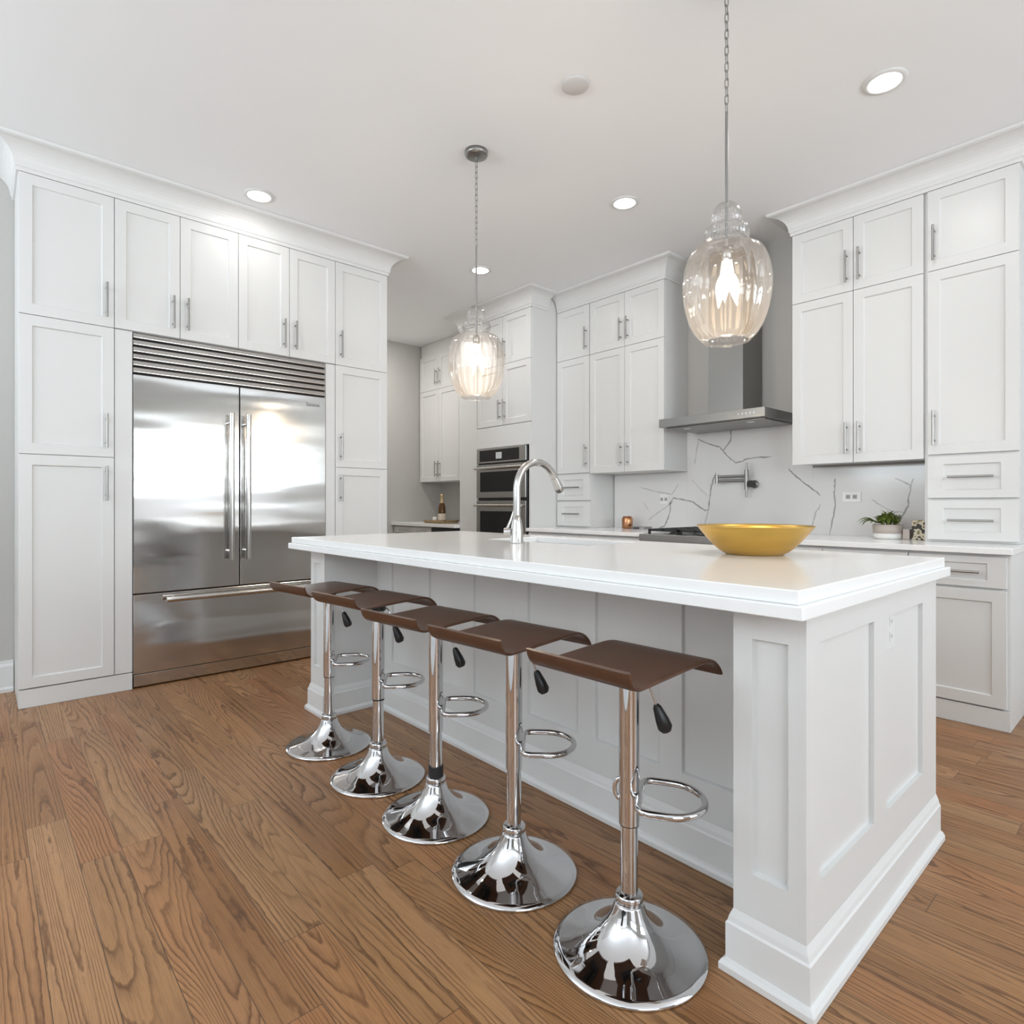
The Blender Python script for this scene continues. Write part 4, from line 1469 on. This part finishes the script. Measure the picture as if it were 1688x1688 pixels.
# ------------------------------------------------------------------ bar stools
def make_stool():
    t = thing('bar_stool', 'x', 'bar stool')
    bm = NB()
    prof = [(0, 0.0008), (0.186, 0.0008), (0.1885, 0.004), (0.187, 0.009), (0.170, 0.0135), (0.145, 0.0195), (0.118, 0.028), (0.092, 0.041), (0.070, 0.058), (0.053, 0.078), (0.042, 0.098), (0.036, 0.115), (0.034, 0.120), (0, 0.120)]
    lathe(bm, prof, (0, 0), 72)
    obj('base', bm, M['chrome'], t)
    bm = NB(); lathe(bm, [(0, 0.1203), (0.0325, 0.1203), (0.034, 0.123), (0.034, 0.138), (0.031, 0.142), (0, 0.142)], (0, 0), 32); obj('collar', bm, M['chrome'], t)
    bm = NB(); tube(bm, [(0, 0, 0.1423), (0, 0, 0.319)], 0.0215, 32); obj('lower_pole', bm, M['chrome'], t)
    bm = NB(); tube(bm, [(0, 0, 0.320), (0, 0, 0.675)], 0.0252, 32); obj('sleeve', bm, M['chrome'], t)
    bm = NB(); lathe(bm, [(0.0216, 0.3115), (0.0246, 0.3115), (0.0246, 0.3158), (0.0216, 0.3158)], (0, 0), 32, close=True); obj('sleeve_bushing', bm, M['black'], t)
    # footrest: closed D loop welded to the sleeve, plus a clamp loop behind
    bm = NB()
    a = math.radians(33)
    ux, uy = Vector((math.cos(a), math.sin(a), 0)), Vector((-math.sin(a), math.cos(a), 0))
    zf = 0.386
    pts = []
    hw = 0.088
    def P_(u, v):
        return ux * u + uy * v + Vector((0, 0, zf))
    u0, rho = 0.026, 0.028
    for k in range(7):
        q = k / 6 * PI / 2
        pts.append(P_(u0 + rho - rho * math.cos(q), -hw + rho - rho * math.sin(q)))
    for k in range(0, 17):
        q = -PI / 2 + k / 16 * PI
        pts.append(P_(0.096 + 0.084 * math.cos(q), hw * math.sin(q)))
    for k in range(6, -1, -1):
        q = k / 6 * PI / 2
        pts.append(P_(u0 + rho - rho * math.cos(q), hw - rho + rho * math.sin(q)))
    tube(bm, pts, 0.0085, 12, closed=True)
    obj('footrest', bm, M['chrome'], t)
    bm = NB()
    loop = []
    for k in range(15):
        q = k / 14 * PI
        loop.append(ux * (-0.020 - 0.016 * math.sin(q)) + uy * (0.0) + Vector((0, 0, zf + 0.010 + 0.026 * math.cos(q))))
    tube(bm, loop, 0.0055, 10)
    obj('clamp_loop', bm, M['chrome'], t)
    # seat: a wave-shaped upholstered shell, front lip turned up, island edge rolled down
    ctrl = [(-0.204, 0.752), (-0.200, 0.738), (-0.190, 0.722), (-0.172, 0.714), (-0.150, 0.7135), (-0.10, 0.7155), (-0.03, 0.7185), (0.05, 0.7215), (0.10, 0.7225), (0.135, 0.719), (0.160, 0.708), (0.178, 0.692), (0.188, 0.676)]
    ctrl = [(q[0], q[1] + 0.010) for q in ctrl]
    cv = []
    for i in range(len(ctrl) - 1):
        for s_ in range(4):
            f = s_ / 4
            p0, p1, p2, p3 = ctrl[max(0, i - 1)], ctrl[i], ctrl[i + 1], ctrl[min(len(ctrl) - 1, i + 2)]
            cv.append(Vector(tuple(0.5 * ((2 * p1[k]) + (-p0[k] + p2[k]) * f + (2 * p0[k] - 5 * p1[k] + 4 * p2[k] - p3[k]) * f * f + (-p0[k] + 3 * p1[k] - 3 * p2[k] + p3[k]) * f ** 3) for k in (0, 1))))
    cv.append(Vector(ctrl[-1]))
    th = 0.010
    nrm = []
    for i in range(len(cv)):
        d = (cv[min(len(cv) - 1, i + 1)] - cv[max(0, i - 1)]).normalized()
        nrm.append(Vector((-d.y, d.x)))
    HW = 0.152
    cols = [-HW, -HW + 0.003, -HW + 0.012, 0, HW - 0.012, HW - 0.003, HW]
    inset = [0.006, 0.0015, 0, 0, 0, 0.0015, 0.006]
    bm = NB()
    rows = []
    for i, p in enumerate(cv):
        ring = []
        for cc, ins in zip(cols, inset):
            q = p + nrm[i] * (0.0 - ins * 0.7)
            ring.append(bm.verts.new((cc, q.x, q.y)))
        for cc, ins in zip(reversed(cols), reversed(inset)):
            q = p - nrm[i] * (th - ins * 0.7)
            ring.append(bm.verts.new((cc, q.x, q.y)))
        rows.append(ring)
    for i in range(len(rows) - 1):
        m_ = len(rows[i])
        for k in range(m_):
            f = bm.faces.new((rows[i][k], rows[i][(k + 1) % m_], rows[i + 1][(k + 1) % m_], rows[i + 1][k]))
            f.smooth = True
    for rg in (rows[0], rows[-1]):
        bm.faces.new(rg)
    seat = obj('seat', bm, M['leather'], t, 0.002)
    bm = NB()
    box(bm, -0.075, 0.075, -0.075, 0.075, 0.709, 0.7130)
    tube(bm, [(0, 0, 0.6755), (0, 0, 0.7088)], 0.030, 24)
    obj('seat_plate', bm, M['black'], t)
    bm = NB()
    rr_ = Vector((0.70, 0.714, 0))
    l0 = rr_ * 0.015 + Vector((0, 0, 0.700))
    l1 = rr_ * 0.046 + Vector((0, 0, 0.672))
    l2 = rr_ * 0.066 + Vector((0, 0, 0.614))
    tube(bm, [l0, l0 + (l1 - l0) * 0.8, l1, l1 + (l2 - l1) * 0.25, l2], 0.0032, 8)
    lv_ = obj('height_lever', bm, M['chrome'], t)
    bm = NB()
    l3 = l2 + rr_ * 0.026 + Vector((0, 0, -0.066))
    dd = (l3 - l2)
    tube(bm, [l2, l2 + dd * 0.10, l2 + dd * 0.55, l2 + dd * 0.85, l3], [0.006, 0.0105, 0.0165, 0.0185, 0.012], 16)
    obj('grip', bm, M['black'], lv_)
    return t


stool = make_stool()
# x, y, seat turn (degrees), footrest turn (degrees), lift of the gas column, label
spots = [(-0.912, 1.204, 1.5, -2, -0.006, 'brown leather bar stool with chrome pedestal nearest the camera, by the island corner post'),
         (-1.337, 1.202, 4.5, 13, -0.010, 'brown leather bar stool with chrome pedestal, second from the near corner post'),
         (-1.759, 1.209, 5.5, 20, -0.018, 'brown leather bar stool with a black rubber ring above its base, middle of the row'),
         (-2.169, 1.209, 5.5, 24, -0.002, 'brown leather bar stool with chrome pedestal, second from the refrigerator end'),
         (-2.608, 1.202, 7.0, 26, -0.005, 'brown leather bar stool with chrome pedestal at the refrigerator end of the row')]
copies = [stool] + [copy_tree(stool) for _ in spots[1:]]
for i, (x, y, a, ft, dz, lab) in enumerate(spots):
    o = copies[i]
    o.location = (x, y, 0)
    tag(o, lab, 'bar stool', 'bar stools along the island')
    for ch_ in o.children:
        nm = ch_.name.split('.')[0]
        if nm in ('seat', 'seat_plate', 'sleeve', 'height_lever'):
            ch_.location.z = dz
        if nm in ('seat', 'seat_plate'):
            ch_.rotation_euler.z = math.radians(a)
        if nm == 'footrest' or (nm == 'clamp_loop' and i == 0):
            ch_.rotation_euler.z = math.radians(ft)
        elif nm == 'clamp_loop':
            ch_.rotation_euler.z = math.atan2(y, x) + 0.15 - math.radians(213)
    if i == 2:
        bm = NB(); tube(bm, [(x, y, 0.1425), (x, y, 0.178)], 0.0262, 28)
        obj('rubber_ring', bm, M['rubber'], o)
